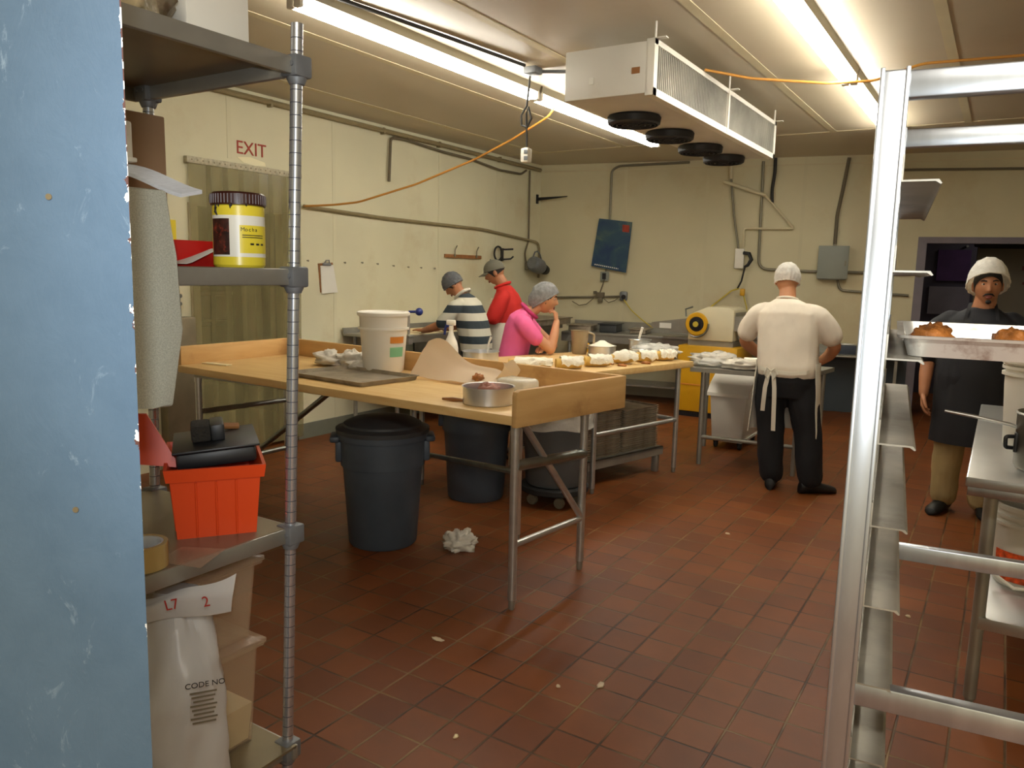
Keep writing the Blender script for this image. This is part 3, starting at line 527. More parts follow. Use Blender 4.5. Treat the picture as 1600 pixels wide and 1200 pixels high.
# ---------------------------------------------------------------- back wall hardware
line('conduit_pipe', [bw(1.95, 2.955, .03), bw(1.05, 2.935, .03), bw(.965, 2.88, .03), bw(.965, 2.2, .03), bw(.94, 1.58, .03)], .015, MAT['conduit'], 'grey conduit dropping behind the blue poster on the back wall', 'pipe', rad=.1)
t = thing('poster', 'crooked dark blue poster on the back wall', 'poster', bw(1, 1.6))
pq = [(.83, 2.28), (1.27, 2.23), (1.22, 1.59), (.74, 1.67)]
m = MB()
def pf(u, v):
    a = V((pq[0][0] + (pq[1][0]-pq[0][0]) * u, pq[0][1] + (pq[1][1]-pq[0][1]) * u)); b = V((pq[3][0] + (pq[2][0]-pq[3][0]) * u, pq[3][1] + (pq[2][1]-pq[3][1]) * u)); c = a * (1 - v) + b * v
    return bw(c.x, c.y, .055 + .02 * (u - .5) * abs(u - .5) * 4 * v)
m.grid(pf, 12, 12, .003); m.build('sheet', MAT['poster'], t)
m = MB(); c = bw(1.19, 2.15, .062); m.grid(lambda u, v: c + WD * ((u - .5) * .09) + ZU * ((v - .5) * .09 - (u - .5) * .01), 2, 2, .002); m.build('red_print', MAT['red'], t)
m = MB()
for i in range(14): m.box(bw(.80 + i * .026, 1.69 - i * .0042, .062), (.017, .003, .014), RW)
m.build('white_print', MAT['paper'], t)
t = thing('wall_outlet', 'square grey outlet under the blue poster', 'outlet', bw(.92, 1.5))
m = MB(); wbox(m, .87, .98, 1.48, 1.6, 0, .05, .006); m.build('box', MAT['box'], t); m = MB(); wbox(m, .90, .95, 1.5, 1.58, .05, .06); m.build('socket', MAT['black'], t)
line('cable', [bw(.93, 1.5, .05), bw(.9, 1.4, .05), bw(.87, 1.31, .05)], .008, MAT['cable2'], 'short cable from the grey outlet down to the wall plug cluster', 'cable')
t = thing('plug_cluster', 'cluster of plugs on a horizontal conduit below the poster', 'plugs', bw(.87, 1.25))
m = MB(); m.tube([bw(.05, 1.235, .03), bw(.87, 1.27, .03), bw(1.15, 1.285, .03)], .013, 8); m.build('conduit', MAT['conduit'], t)
m = MB(); wbox(m, .82, .93, 1.26, 1.33, .004, .06, .006); wbox(m, .85, .91, 1.2, 1.26, .02, .06, .006); wbox(m, .79, .83, 1.31, 1.345, .03, .07, .004); m.build('plug', MAT['cable2'], t)
m = MB(); m.tube([bw(.82, 1.27, .06), bw(.7, 1.17, .06), bw(.6, 1.15, .06), bw(.5, 1.2, .05)], .006, 6); m.tube([bw(.93, 1.25, .06), bw(1.0, 1.2, .06), bw(1.08, 1.23, .06), bw(1.15, 1.28, .06)], .006, 6); m.build('wire', MAT['cable2'], t)
t = thing('wall_outlet', 'round grey outlet at the right end of the conduit below the poster', 'outlet', bw(1.19, 1.25))
m = MB(); m.box(bw(1.19, 1.29, .03), (.1, .06, .12), RW, .02); m.build('box', MAT['greymetal'], t); m = MB(); m.cyl(bw(1.2, 1.28, .06), bw(1.2, 1.28, .08), .03); m.build('socket', MAT['black'], t)
line('extension_lead', [bw(1.2, 1.25, .06), bw(1.3, 1.12, .07), bw(1.45, 1.0, .08), bw(1.6, .9, .09)], .007, MAT['yellowc'], 'faint yellow cord curving down from the round outlet', 'cord')
line('conduit_pipe', [bw(2.82, 2.94, .03), bw(2.83, 2.2, .03), bw(2.84, 1.67, .03), bw(3.52, 1.65, .03)], .016, MAT['conduit'], 'conduit bending along the back wall into the left side of the grey box', 'pipe', rad=.12)
line('conduit_pipe', [bw(3.76, 2.95, .03), bw(3.72, 2.6, .03), bw(3.68, 2.3, .03), bw(3.68, 1.95, .03)], .02, MAT['cable2'], 'dark conduit coming down from the ceiling into the top of the grey box', 'pipe')
line('conduit_pipe', [bw(3.84, 1.65, .03), bw(4.5, 1.64, .03)], .016, MAT['conduit'], 'conduit leaving the right side of the grey box', 'pipe')
line('conduit_pipe', [bw(3.74, 1.56, .03), bw(3.77, 1.44, .03), bw(4.5, 1.40, .03)], .014, MAT['conduit'], 'conduit looping out under the grey box', 'pipe', rad=.1)
line('conduit_pipe', [bw(4.2, 2.8, .025), bw(6.6, 2.765, .025)], .014, MAT['conduit'], 'thin conduit running along the back wall above the doorway', 'pipe')
t = thing('electrical_box', 'grey electrical box on the back wall', 'electrical box', bw(3.67, 1.56))
m = MB(); wbox(m, 3.52, 3.83, 1.56, 1.945, .003, .13, .008); m.build('body', MAT['box'], t)
m = MB(); wbox(m, 3.51, 3.84, 1.57, 1.95, .13, .145, .005); m.build('cover', MAT['box'], t)
m = MB(); wbox(m, 3.66, 3.70, 1.945, 1.97, .02, .08); wbox(m, 3.8, 3.815, 1.72, 1.78, .145, .155); m.build('latch', MAT['conduit'], t)
line('black_strap', [bw(2.955, 2.97, .04), bw(2.96, 2.8, .05), bw(2.94, 2.6, .045), bw(2.95, 2.45, .04)], .02, MAT['cable'], 'black strap hanging from the ceiling before the back wall', 'strap')
t = thing('wall_outlet', 'white outlet box with a black plug hanging on the back wall', 'outlet', bw(2.62, 1.65))
m = MB(); m.tube([bw(2.46, 2.75, .05), bw(2.52, 2.3, .05), bw(2.6, 1.9, .05)], .013, 8); m.build('feed_cable', MAT['conduit'], t)
m = MB(); wbox(m, 2.56, 2.67, 1.67, 1.91, 0, .07, .01); m.build('box', MAT['white'], t)
m = MB(); m.tube([bw(2.66, 1.86, .07), bw(2.73, 1.85, .09), bw(2.76, 1.78, .09), bw(2.72, 1.71, .08), bw(2.68, 1.69, .08)], [.02, .024, .024, .02, .014], 10); m.build('plug', MAT['black'], t)
m = MB(); m.tube([bw(2.69, 1.7, .08), bw(2.66, 1.52, .09), bw(2.62, 1.43, .09)], .011, 8); m.build('cord', MAT['cable'], t)
t = thing('extension_lead', 'yellow extension cord hanging from the black plug to the dough sheeter', 'cord', bw(2.6, 1.2))
m = MB(); m.box(bw(2.68, 1.385, .09), (.06, .045, .09), RW, .015); m.build('connector', MAT['yellow'], t)
m = MB(); m.tube([bw(2.64, 1.43, .09), bw(2.55, 1.4, .1), bw(2.44, 1.3, .15), bw(2.34, 1.2, .3), bw(2.3, 1.12, .5)], .009, 8); m.tube([bw(2.69, 1.36, .09), bw(2.74, 1.2, .08), bw(2.75, 1.0, .07)], .008, 8); m.build('cord', MAT['yellowc'], t)
# hall beyond the doorway
t = thing('notice_board', 'beige board with dark red print behind the man in the doorway', 'board', bw(6, .7, -1))
m = MB(); wbox(m, 5.3, 6.9, 0.75, 2.03, -1.02, -1.06, .004); m.build('panel', MAT['boardm'], t)
m = MB()
for r, (z, s0, n) in enumerate(((1.72, 5.78, 9), (1.62, 5.86, 8), (1.55, 5.80, 9))):
    for i in range(n): wbox(m, s0 + i * .075, s0 + i * .075 + .055, z, z + (.05 if r < 2 else .03), -1.012, -1.02)
m.build('print', MAT['maroon'], t); m = MB(); 
for s in (5.4, 6.8): wbox(m, s, s + .05, 0, .78, -1.03, -1.06)
m.build('leg', MAT['greymetal'], t)
t = thing('wall_sign', 'purple sign on the dark wall beyond the doorway', 'sign', bw(5.1, 1.5, -2.2)); m = MB(); wbox(m, 5.02, 5.42, 1.58, 2.0, -2.27, -2.3); m.build('panel', MAT['purpled'], t); m = MB(); m.cyl(bw(5.36, 2.05, -2.25), bw(5.36, 2.05, -2.3), .015); m.build('pin', MAT['steel'], t)
m = MB(); wbox(m, 4.95, 5.45, 1.12, 1.5, -2.27, -2.3); tag(m.build('wall_sign', MAT['jamb']), 'grey notice under the purple sign beyond the doorway', 'sign')
m = MB(); wbox(m, 5.25, 6.9, 1.99, 2.16, -.9, -1.0, .02); m.tube([bw(5.3, 2.0, -.88), bw(6.9, 2.0, -.88)], .03, 8); tag(m.build('overhead_track', MAT['blackm']), 'black overhead track at the top of the doorway', 'track')
# ---------------------------------------------------------------- shelf unit on the left
SX, SY = -1.325, 1.18; SX0 = -1.84; SY0 = -.05
LEV = [1.975, 1.544, .962, .42]
t = thing('shelf_unit', 'metal shelving unit with ringed posts beside the blue door', 'shelf', ((SX + SX0) / 2, (SY + SY0) / 2, 0))
def postx(z): return .020 + .045 * (z - 1.544)
for (px, py) in ((SX, SY), (SX0, SY), (SX, SY0), (SX0, SY0)):
    m = MB(); zs = [.03]
    for i in range(79): zs += [.05 + i * .0254 - .0009, .05 + i * .0254 + .0009]
    zs += [2.06]
    m.rings([[V((px + postx(z) + .0127 * math.cos(2*PI*j/20), py + .0127 * math.sin(2*PI*j/20), z)) for j in range(20)] for z in zs])
    for k, f in enumerate(m.bm.faces):
        if len(f.verts) == 4 and (k // 20) % 2 == 1: f.material_index = 1
    p = m.build('post', [MAT['chrome'], MAT['groove']], t)
    m = MB(); m.lathe([(.0, 0), (.02, 0), (.02, .01), (.008, .02), (.008, .04)], (px + postx(0), py, 0), 16); m.build('foot', MAT['rubber'], p)
for z in LEV:
    th = .034 if z > 1.9 else .03; o = postx(z)
    m = MB(); m.bx(SX0, SX, SY0, SY, z + .012, z + .018); m.build('shelf_deck', MAT['shelfdeck'], t)
    m = MB(); m.bx(SX - .004 + o, SX + .010 + o, SY0, SY, z - .018, z + .0172, .003); m.bx(SX0, SX, SY - .01, SY + .006, z - .018, z + .0172, .003); m.bx(SX0 - .01, SX0 + .004, SY0, SY, z - .018, z + .0172, .003)
    m.bx(SX0, SX, SY0 - .006, SY0 + .01, z - .018, z + .0172, .003); m.build('shelf_rim', MAT['shelfsteel'], t)
    m = MB()
    for yy in (.3, .7): m.bx(SX0, SX, yy - .03, yy + .03, z + .0, z + .012)
    m.build('stiffener', MAT['shelfdeck'], t)
    for (px, py) in ((SX, SY), (SX0, SY)):
        m = MB(); a = px + o
        m.box((a, py, z), (.046, .046, .044), None, .005); m.lathe([(.0, 0), (.016, 0), (.021, .012), (.021, .02), (0, .02)], (a, py, z - .035), 18); c = m.build('corner_collar', MAT['greymetal'], t)
        m = MB()
        for q in (-.012, .012): m.cyl((a + q, py - .022, z + .002), (a + q, py - .026, z + .002), .005, n=10)
        m.build('rivet', MAT['greymetal'], c)
ZT, Z2, Z3, Z4 = [z + .018 for z in LEV]
# top shelf
m = MB(); m.bx(-1.80, -1.392, 1.0, 1.15, ZT + .001, ZT + .3, .004); tag(m.build('white_box', MAT['white']), 'plain white carton on the top shelf of the shelving unit', 'box')
t = thing('plastic_bag', 'clear bag of pale goods on a black tray at the edge of the top shelf', 'bag', (-1.42, .85, ZT))
m = MB(); m.bx(-1.55, -1.325, .72, .985, ZT + .001, ZT + .012, .004); m.build('tray', MAT['black'], t)
m = crumple((-1.405, .845, ZT + .10), (.075, .115, .13), 5, .3, 26, -.75); m.build('bag', M_('bag_goods', '#bfae8a', .25, var=.35, vs=24, stain='#7a2a1e', sstr=.5, sscale=9, bump=.4, bs=30), t)
m = MB(); m.bx(-1.338, -1.328, .74, .80, ZT + .013, ZT + .03); m.build('green_tag', MAT['green'], t)
# second shelf
jx, jy = -1.412, 1.125
t = thing('mocha_jar', 'yellow jar with a brown screw lid on the second shelf', 'jar', (jx, jy, Z2))
R = .0535
m = MB(); m.lathe([(0, 0), (R - .004, 0), (R, .005), (R, .128), (R - .004, .132), (0, .132)], (jx, jy, Z2), 48); m.build('jar_body', MAT['jar'], t)
m = MB(); m.lathe([(0, .130), (R + .003, .130), (R + .0035, .134), (R + .003, .153), (R - .002, .157), (0, .157)], (jx, jy, Z2), 48)
for i in range(48):
    a = 2*PI*i/48; m.cyl((jx + (R + .003) * math.cos(a), jy + (R + .003) * math.sin(a), Z2 + .133), (jx + (R + .003) * math.cos(a), jy + (R + .003) * math.sin(a), Z2 + .152), .0016, n=5)
m.build('lid', MAT['brownlid'], t)
va = math.atan2(-jy, -jx)          # towards the room entrance
def wrap(r, a0, a1, z0, z1): return lambda u, v: (jx + r * math.cos(va + a0 + (a1 - a0) * u), jy + r * math.sin(va + a0 + (a1 - a0) * u), Z2 + z0 + (z1 - z0) * v)
m = MB(); m.grid(wrap(R + .0006, -1.3, 1.45, .022, .108), 24, 2, .0004); m.build('white_label', MAT['jarw'], t)
m = MB(); m.grid(wrap(R + .0011, .02, 1.4, .03, .088), 16, 2, .0004); m.build('yellow_label', MAT['jar'], t)
m = MB(); m.grid(wrap(R + .0012, -1.25, -.36, .026, .101), 14, 2, .0004); m.build('picture_label', MAT['beans'], t)
def ctext(s, size, a, z, mat, r=R + .0016):
    p = V((jx + r * math.cos(va + a), jy + r * math.sin(va + a), Z2 + z)); ax = V((-math.sin(va + a), math.cos(va + a), 0)); text('print', s, size, p, ax, ZU, mat, t, .0002)
for i, ch in enumerate('Mocha'): ctext(ch, .0115, .14 + i * .135, .079, MAT['ink'])
for q, z in enumerate((.0665, .062)):
    m = MB(); m.grid(wrap(R + .0015, .12, 1.05, z, z + .0018), 10, 1, .0003); m.build('small_print', MAT['ink'], t)
for i in range(3):
    m = MB(); m.grid(wrap(R + .0015, .42 + i * .25, .42 + i * .25 + .15, .047, .051), 4, 1, .0003); m.build('small_print', MAT['ink'], t)
m = MB(); m.tube([V((jx + (R + .001) * math.cos(va + a), jy + (R + .001) * math.sin(va + a), Z2 + z)) for a, z in ((-.95, .131), (-1.0, .12), (-.9, .108), (-1.02, .114), (-.93, .125))], .002, 6)
for a, h in ((-.8, .125), (-.3, .122), (-.25, .126), (.3, .127)): m.tube([(jx + (R + .001) * math.cos(va + a), jy + (R + .001) * math.sin(va + a), Z2 + .132), (jx + (R + .001) * math.cos(va + a), jy + (R + .001) * math.sin(va + a), Z2 + h)], [.003, .001], 6)
m.build('syrup_drip', MAT['ink'], t)
t = thing('red_bin', 'shallow red plastic bin behind the papers on the second shelf', 'bin', (-1.62, 1.1, Z2))
m = MB(); a0 = [(-1.81, 1.0), (-1.50, 1.0), (-1.50, 1.15), (-1.81, 1.15)]; a1 = [(-1.82, .99), (-1.485, .99), (-1.485, 1.16), (-1.82, 1.16)]; a2 = [(-1.80, 1.01), (-1.505, 1.01), (-1.505, 1.14), (-1.80, 1.14)]
m.rings([[V((*p, Z2)) for p in a0], [V((*p, Z2 + .055)) for p in a1], [V((*p, Z2 + .055)) for p in a2], [V((*p, Z2 + .01)) for p in a2]]); m.build('tray', MAT['redp'], t, smooth=False)
m = MB(); m.box((-1.51, .95, Z2 + .02), (.075, .06, .04), rotz(.3), .006); tag(m.build('purple_packet', MAT['purple']), 'small purple packet in front of the red bin', 'packet')
m = MB(); m.grid(lambda u, v: (-1.515 + .075 * u, .99 + .10 * v, Z2 + .006 + .05 * u * (1 - u) * v + .045 * max(0, v - .3) * u), 8, 8, .001); tag(m.build('wax_paper', MAT['paper']), 'folded white paper between the red bin and the yellow jar', 'paper')
m = MB(); m.box((-1.755, 1.085, Z2 + .17), (.15, .11, .34), None, .003); o = thing('cardboard_box', 'brown cardboard box with a black label behind the rear shelf post', 'box', (-1.755, 1.085, Z2)); m.build('carton', MAT['card'], o)
m = MB(); m.bx(-1.75, -1.682, 1.0285, 1.03, Z2 + .255, Z2 + .315); m.build('label', MAT['cardl'], o); text('print', 'cholds', .022, (-1.717, 1.0275, Z2 + .29), XU, ZU, MAT['cream'], o, .0003)
m = MB(); m.bx(-1.745, -1.69, 1.0285, 1.0295, Z2 + .19, Z2 + .193); m.build('print', MAT['wooddark'], o)
t = thing('small_white_box', 'narrow white plastic holder beside the cardboard box', 'holder', (-1.62, .98, Z2 + .2)); m = MB(); m.bx(-1.66, -1.585, .95, 1.0, Z2 + .22, Z2 + .30, .006); m.bx(-1.66, -1.58, .945, 1.005, Z2 + .215, Z2 + .225, .003); m.build('holder', MAT['white'], t); m = MB(); m.bx(-1.66, -1.6, .955, .995, Z2, Z2 + .216); m.build('stem', MAT['card'], t)
m = MB(); m.grid(lambda u, v: (-1.62 + .19 * u, .94 + .06 * u + .05 * v, 1.765 - .052 * u + .012 * v + .006 * math.sin(u * 5)), 10, 4, .008); tag(m.build('paper_stack', M_('papers', '#dfe3ea', .6, var=.2, vs=60, stretch=(1, 1, 40))), 'loose white papers lying over the grey speckled housing', 'papers')
t = thing('speckled_housing', 'speckled grey equipment housing in front of the shelves by the blue door', 'housing', (-1.30, .86, 1.3))
m = MB(); hp = [(.60, 1.335), (.805, 1.312), (.845, 1.31), (.872, 1.45), (.862, 1.58), (.849, 1.693), (.60, 1.69)]
m.prism(hp, (-1.297, 0, 0), YU, ZU, XU, .045); tt = m.bm; bmesh.ops.bevel(tt, geom=tt.edges[:], offset=.006, segments=2, profile=.5, affect='EDGES'); m.build('shell', MAT['speckle'], t)
m = MB(); m.bx(-1.32, -1.296, .62, .80, 1.33, 1.66); m.build('back_plate', MAT['shelfdeck'], t)
# third shelf: orange crate
c0 = V((-1.452, .975, Z3)); ux = V((.58, .815, 0)).normalized(); uy = V((-ux.y, ux.x, 0)); w, d, h = .162, .25, .158
t = thing('orange_crate', 'orange plastic crate filled with black trays on the third shelf', 'crate', c0 + ux * w / 2 + uy * d / 2)
def cr(a, z): return [c0 + ux * x + uy * y + ZU * z for x, y in ((-a, -a), (w + a, -a), (w + a, d + a), (-a, d + a))]
m = MB(); m.rings([cr(0, 0), cr(.010, h - .03), cr(.018, h - .028), cr(.022, h), cr(.015, h), cr(.006, h - .025), cr(-.006, .01)])
for i in range(1, 4):
    p = c0 + ux * (w * i / 4) - uy * .0035; m.tube([p + ZU * .004, p - uy * .0095 + ZU * (h - .032)], .0022, 6)
for i in range(1, 5):
    p = c0 - ux * .0025 + uy * (d * i / 5); m.tube([p + ZU * .004, p - ux * .0095 + ZU * (h - .032)], .0022, 6)
m.build('crate_body', MAT['orange'], t, smooth=False)
hinge = c0 + uy * (d * .25) - ux * .012 + ZU * (h - .004)
m = MB(); a = c0 + uy * .05 + ux * .012 + ZU * (h - .012); m.prism([(0, 0), (-.13, .02), (-.13, .125), (-.065, .12)], a, ux, (ZU * .97 + uy * .2).normalized(), uy, .010); m.build('lid', MAT['orange'], t, smooth=False)
t2 = thing('black_tray', 'black plastic tray insert resting in the orange crate', 'tray', c0 + ux * w / 2 + uy * d / 2 + ZU * (h - .02))
R3 = Matrix((ux, uy, ZU)).transposed(); RT = R3 @ Matrix.Rotation(-.07, 3, 'Y')
m = MB(); m.box(c0 + ux * .085 + uy * .12 + ZU * (h + .012), (.165, .215, .035), RT, .008); m.build('tray_body', MAT['black'], t2)
m = MB(); m.box(c0 + ux * .085 + uy * .12 + ZU * (h + .033), (.18, .225, .006), RT, .003); m.build('tray_rim', MAT['black'], t2)
m = MB(); m.cyl(c0 + ux * .04 + uy * .03 + ZU * (h - .03), c0 + ux * .03 + uy * .03 + ZU * (h + .03), .008); m.build('grip', MAT['black'], t2)
t2 = thing('scrub_brush', 'black scrub brush lying on the black trays in the crate', 'brush', c0 + ux * .05 + uy * .1 + ZU * (h + .036))
m = MB(); m.box(c0 + ux * .09 + uy * .13 + ZU * (h + .055), (.03, .10, .038), RT, .005); m.build('brush_block', MAT['black'], t2)
m = MB(); m.box(c0 + ux * .055 + uy * .13 + ZU * (h + .052), (.042, .095, .036), RT, .006); m.build('bristles', MAT['brush'], t2)
m = MB(); m.tube([c0 + ux * .08 + uy * .19 + ZU * (h + .05), c0 + ux * .14 + uy * .2 + ZU * (h + .045)], .008, 8); tag(m.build('wooden_tool', MAT['wooddark']), 'brown handle sticking out behind the brush in the crate', 'handle')
t = thing('packing_tape', 'roll of brown packing tape on the third shelf beside the crate', 'tape roll', (-1.385, .845, Z3))
m = MB(); m.lathe([(.042, 0), (.05, 0), (.05, .048), (.042, .048), (.042, 0)], (-1.378, .845, Z3), 40); m.build('tape', MAT['tape'], t)
m = MB(); m.lathe([(.037, .001), (.042, .001), (.042, .047), (.037, .047), (.037, .001)], (-1.378, .845, Z3), 40); m.build('core', MAT['tapew'], t)
m = MB(); m.grid(lambda u, v: (-1.37 + .10 * u - .03 * v, .87 + .08 * v + .03 * u, Z3 + .003 + .008 * u * v), 6, 6, .0008); tag(m.build('plastic_sheet', MAT['clear']), 'scrap of clear plastic beside the tape roll', 'plastic')
# bottom shelf: containers and bag
def tub(z, label, fill, hh):
    t = thing('food_container', label, 'container', (-1.50, 1.06, z)); k = hh - .145
    def rc(a, zz): return [V((-1.50 + sx * (.085 + a), 1.06 + sy * (.085 + a), zz + (k if zz > z + .1 else 0))) for sx, sy in ((-1, -1), (1, -1), (1, 1), (-1, 1))]
    m = MB(); m.rings([rc(-.012, z), rc(0, z + .145), rc(.012, z + .147), rc(.012, z + .155), rc(-.002, z + .155), rc(-.014, z + .006)]); m.build('tub', MAT['clear'], t, smooth=False)
    m = MB(); m.rings([rc(.016, z + .155), rc(.016, z + .165), rc(-.01, z + .17)]); m.build('lid', MAT['clear'], t, smooth=False)
    if fill:
        m = MB(); m.rings([rc(-.018, z + .008), rc(-.010, z + fill)]); m.build('contents', MAT['dough'], t, smooth=False)
tub(Z4, 'clear food container half full of pale goods at the bottom of its stack', .10, .24); tub(Z4 + .267, 'clear food container on top of its stack behind the white bag', .0, .175)
t = thing('white_sack', 'white plastic sack with red digits slumped on the bottom shelf', 'sack', (-1.43, .92, Z4))
sd = V((3.3, 1.1, 7.7))
def sack(u, v):
    a = 2 * PI * u; z = v
    w = .135 - .01 * z - .05 * max(0, z - .7) / .3; dd = .095 - .055 * max(0, z - .55) / .45
    if z < .08: k = .75 + .25 * z / .08; w *= k; dd *= k
    cx, cy = -1.412 + .0 * z - .05 * max(0, z - .6), .91 + .02 * z
    n = noise.fractal(V((math.cos(a) * 1.2, math.sin(a) * 1.2, z * 1.6)) + sd, .9, 2., 3) * .020 + .007 * math.sin(a * 4 + z * 5) * (.3 + z) + .006 * abs(noise.noise(V((math.cos(a) * 4, math.sin(a) * 4, z * 9)) + sd))
    return (cx + (w + n) * math.cos(a) * 1.0, cy + (dd + n) * math.sin(a), Z4 + z * .46)
m = MB(); R = [[V(sack(j / 56, i / 40)) for j in range(56)] for i in range(41)]; m.rings(R); m.build('sack_body', MAT['bagw'], t)
f0, f1, f2 = V((-1.55, .80, .868)), V((-1.242, .965, .955)), V((-.01, -.012, -.065))
def flap(u, v): p = f0 + (f1 - f0) * u + f2 * v + V((.012, -.014, 0)) * math.sin(v * 2.2 + u) + ZU * (.012 * math.sin(u * 7) * (1 - v) + .02 * (noise.noise(V((u * 3, v * 2, .5))))); return p
m = MB(); m.grid(flap, 24, 10, .0015); m.build('sack_flap', MAT['bagw'], t)
ax = (f1 - f0).normalized()
for s, u in (('212', .42), ('L7', .66), ('2', .86)):
    p = V(flap(u, .5)) + V((.012, -.016, 0)); text('red_digits', s, .030, p, ax, (ZU - ax * ax.z).normalized(), MAT['inkred'], t, .0004)
p = V((-1.262, .895, Z4 + .30)); axx = V((.57, .82, 0)).normalized()
text('printed_code', 'CODE NO', .016, p + ZU * .008, axx, ZU, MAT['ink'], t, .0004)
m = MB()
for i in range(8): m.box(p - ZU * (.008 + .009 * i) - axx * .004, (.05 - .006 * (i % 3), .001, .0035), Matrix((axx, V((-axx.y, axx.x, 0)), ZU)).transposed())
m.build('small_print', MAT['conduit'], t)
# ---------------------------------------------------------------- pan rack on the right
RK = V((-.153, 1.204, 0)); RA = .107; RL, RWD = .70, .62
t = thing('pan_rack', 'tall aluminium pan rack with angled runners at the right', 'rack', (0, 0, 0))
for (x, y) in ((0, 0), (RWD, 0), (0, RL), (RWD, RL)):
    zt = 1.845 if y == 0 else 1.885
    m = MB(); m.bx(x - .018, x + .018, y - .012, y + .014, .16, zt, .003)
    for e in (-.0155, .0155): m.bx(x + e - .003, x + e + .003, y - .0145, y - .010, .16, zt + .003, .0012)
    m.build('post', MAT['rackalu'], t)
    m = MB(); m.lathe([(.0, -.014), (.05, -.014), (.06, -.008), (.06, .008), (.05, .014), (0, .014)], (x, y, .06), 24, Matrix.Rotation(PI/2, 3, 'Y')); m.bx(x - .03, x - .022, y - .03, y + .03, .05, .13); m.bx(x + .022, x + .03, y - .03, y + .03, .05, .13); m.bx(x - .035, x + .035, y - .035, y + .035, .13, .165); m.build('caster', MAT['rubber'], t)
for (y, z, hh) in ((0, 1.825, .036), (RL, 1.865, .038), (0, .952, .036), (RL, .957, .036), (0, .2, .036), (RL, .2, .036)):
    m = MB(); m.bx(.016, RWD - .016, y - .012, y + .012, z - hh/2, z + hh/2, .003); m.build('cross_bar', MAT['rackalu'], t)
for x in (0, RWD):
    m = MB(); m.bx(x - .012, x + .012, 0, RL, 1.822, 1.845, .003); m.build('side_bar', MAT['rackalu'], t)
zr = 1.70; runz = []
while zr > .25:
    runz.append(zr)
    for s in (0, 1):
        m = MB(); sg_ = 1 if s == 0 else -1; x = 0 if s == 0 else RWD
        def q(u): return x + sg_ * u
        m.prism([(q(.018), .036), (q(.018), 0), (q(.060), 0), (q(.066), -.004), (q(.068), -.003), (q(.064), .0025), (q(.0205), .0025), (q(.0205), .036)], (0, -.012, zr - .0025), XU, ZU, YU, RL + .024); m.build('runner', MAT['runner'], t)
    zr -= .1215
t.location = RK; t.rotation_euler = (0, 0, RA)
RE, RD = V((math.cos(RA), math.sin(RA), 0)), V((-math.sin(RA), math.cos(RA), 0))
zp = runz[2] + .001
def rr(x0, x1, y0, y1, z, r=.02, n=4):
    P = []
    for cx, cy, a in ((x1 - r, y1 - r, 0), (x0 + r, y1 - r, 1), (x0 + r, y0 + r, 2), (x1 - r, y0 + r, 3)):
        for i in range(n + 1): q = a * PI/2 + i * PI/2 / n; P.append(V((cx + r * math.cos(q), cy + r * math.sin(q), z)))
    return P
def pan(mb, x0, x1, y0, y1, z, h=.026, fl=.012):
    mb.rings([rr(x0 + fl, x1 - fl, y0 + fl, y1 - fl, z), rr(x0 + .004, x1 - .004, y0 + .004, y1 - .004, z + h - .004), rr(x0 - .003, x1 + .003, y0 - .003, y1 + .003, z + h - .004), rr(x0 - .004, x1 + .004, y0 - .004, y1 + .004, z + h), rr(x0 + .006, x1 - .006, y0 + .006, y1 - .006, z + h), rr(x0 + fl + .002, x1 - fl - .002, y0 + fl + .002, y1 - fl - .002, z + .003)])
m = MB(); pan(m, -.275, .275, 0, .45, 0, .030); o = m.build('sheet_pan', MAT['panrim'], loc=(0, 0, 0)); o.location = RK + RE * (RWD / 2) + RD * .02 + ZU * zp; o.rotation_euler = (0, 0, RA)
tag(o, 'scorched aluminium sheet pan resting on the runners of the pan rack', 'pan')
for i, (x, y, sc, lb) in enumerate(((.083, .22, 1., 'craggy brown pastry at the left end of the pan on the rack'), (.196, .22, .9, 'craggy brown pastry in the pan beside a smaller piece'), (.232, .22, .42, 'small brown crumb of pastry in the pan on the rack'))):
    c = RK + RE * x + RD * y + ZU * (zp + .014); m = crumple(c, (.030 * sc, .03 * sc, .024 * sc), i + 2, .45, 20, -.4); tag(m.build('pastry', MAT['pastry']), lb, 'pastry', 'pastries left in the pan')
# ---------------------------------------------------------------- steel table at the right
t = thing('steel_table', 'stainless steel table with an undershelf at the right edge', 'table', (.7, 3.9, 0))
m = MB(); q = [(-.052, 2.96), (1.5, 2.96), (1.5, 4.82), (-.052, 4.82)]; m.bx(-.052, 1.5, 2.96, 4.82, .885, .92, .006); m.build('tabletop', MAT['steel'], t)
m = MB(); m.bx(-.045, 1.49, 2.967, 3.0, .855, .89, .003); m.bx(-.045, -.02, 2.97, 4.8, .855, .89); m.build('apron', MAT['steelb'], t)
for (x, y) in ((.03, 3.24), (1.4, 3.1), (.03, 4.7), (1.4, 4.7)):
    m = MB(); m.cyl((x, y, .02), (x, y, .89), .022, n=20); m.lathe([(0, 0), (.012, 0), (.02, .02), (.02, .05), (0, .05)], (x, y, 0), 16); m.build('leg', MAT['dirtsteel'], t)
m = MB(); m.bx(.03, 1.42, 3.22, 4.72, .33, .345, .003); m.bx(.03, 1.42, 3.215, 3.225, .30, .345, .002); m.bx(.025, .035, 3.22, 4.72, .30, .345, .002); m.build('undershelf', MAT['steel'], t)
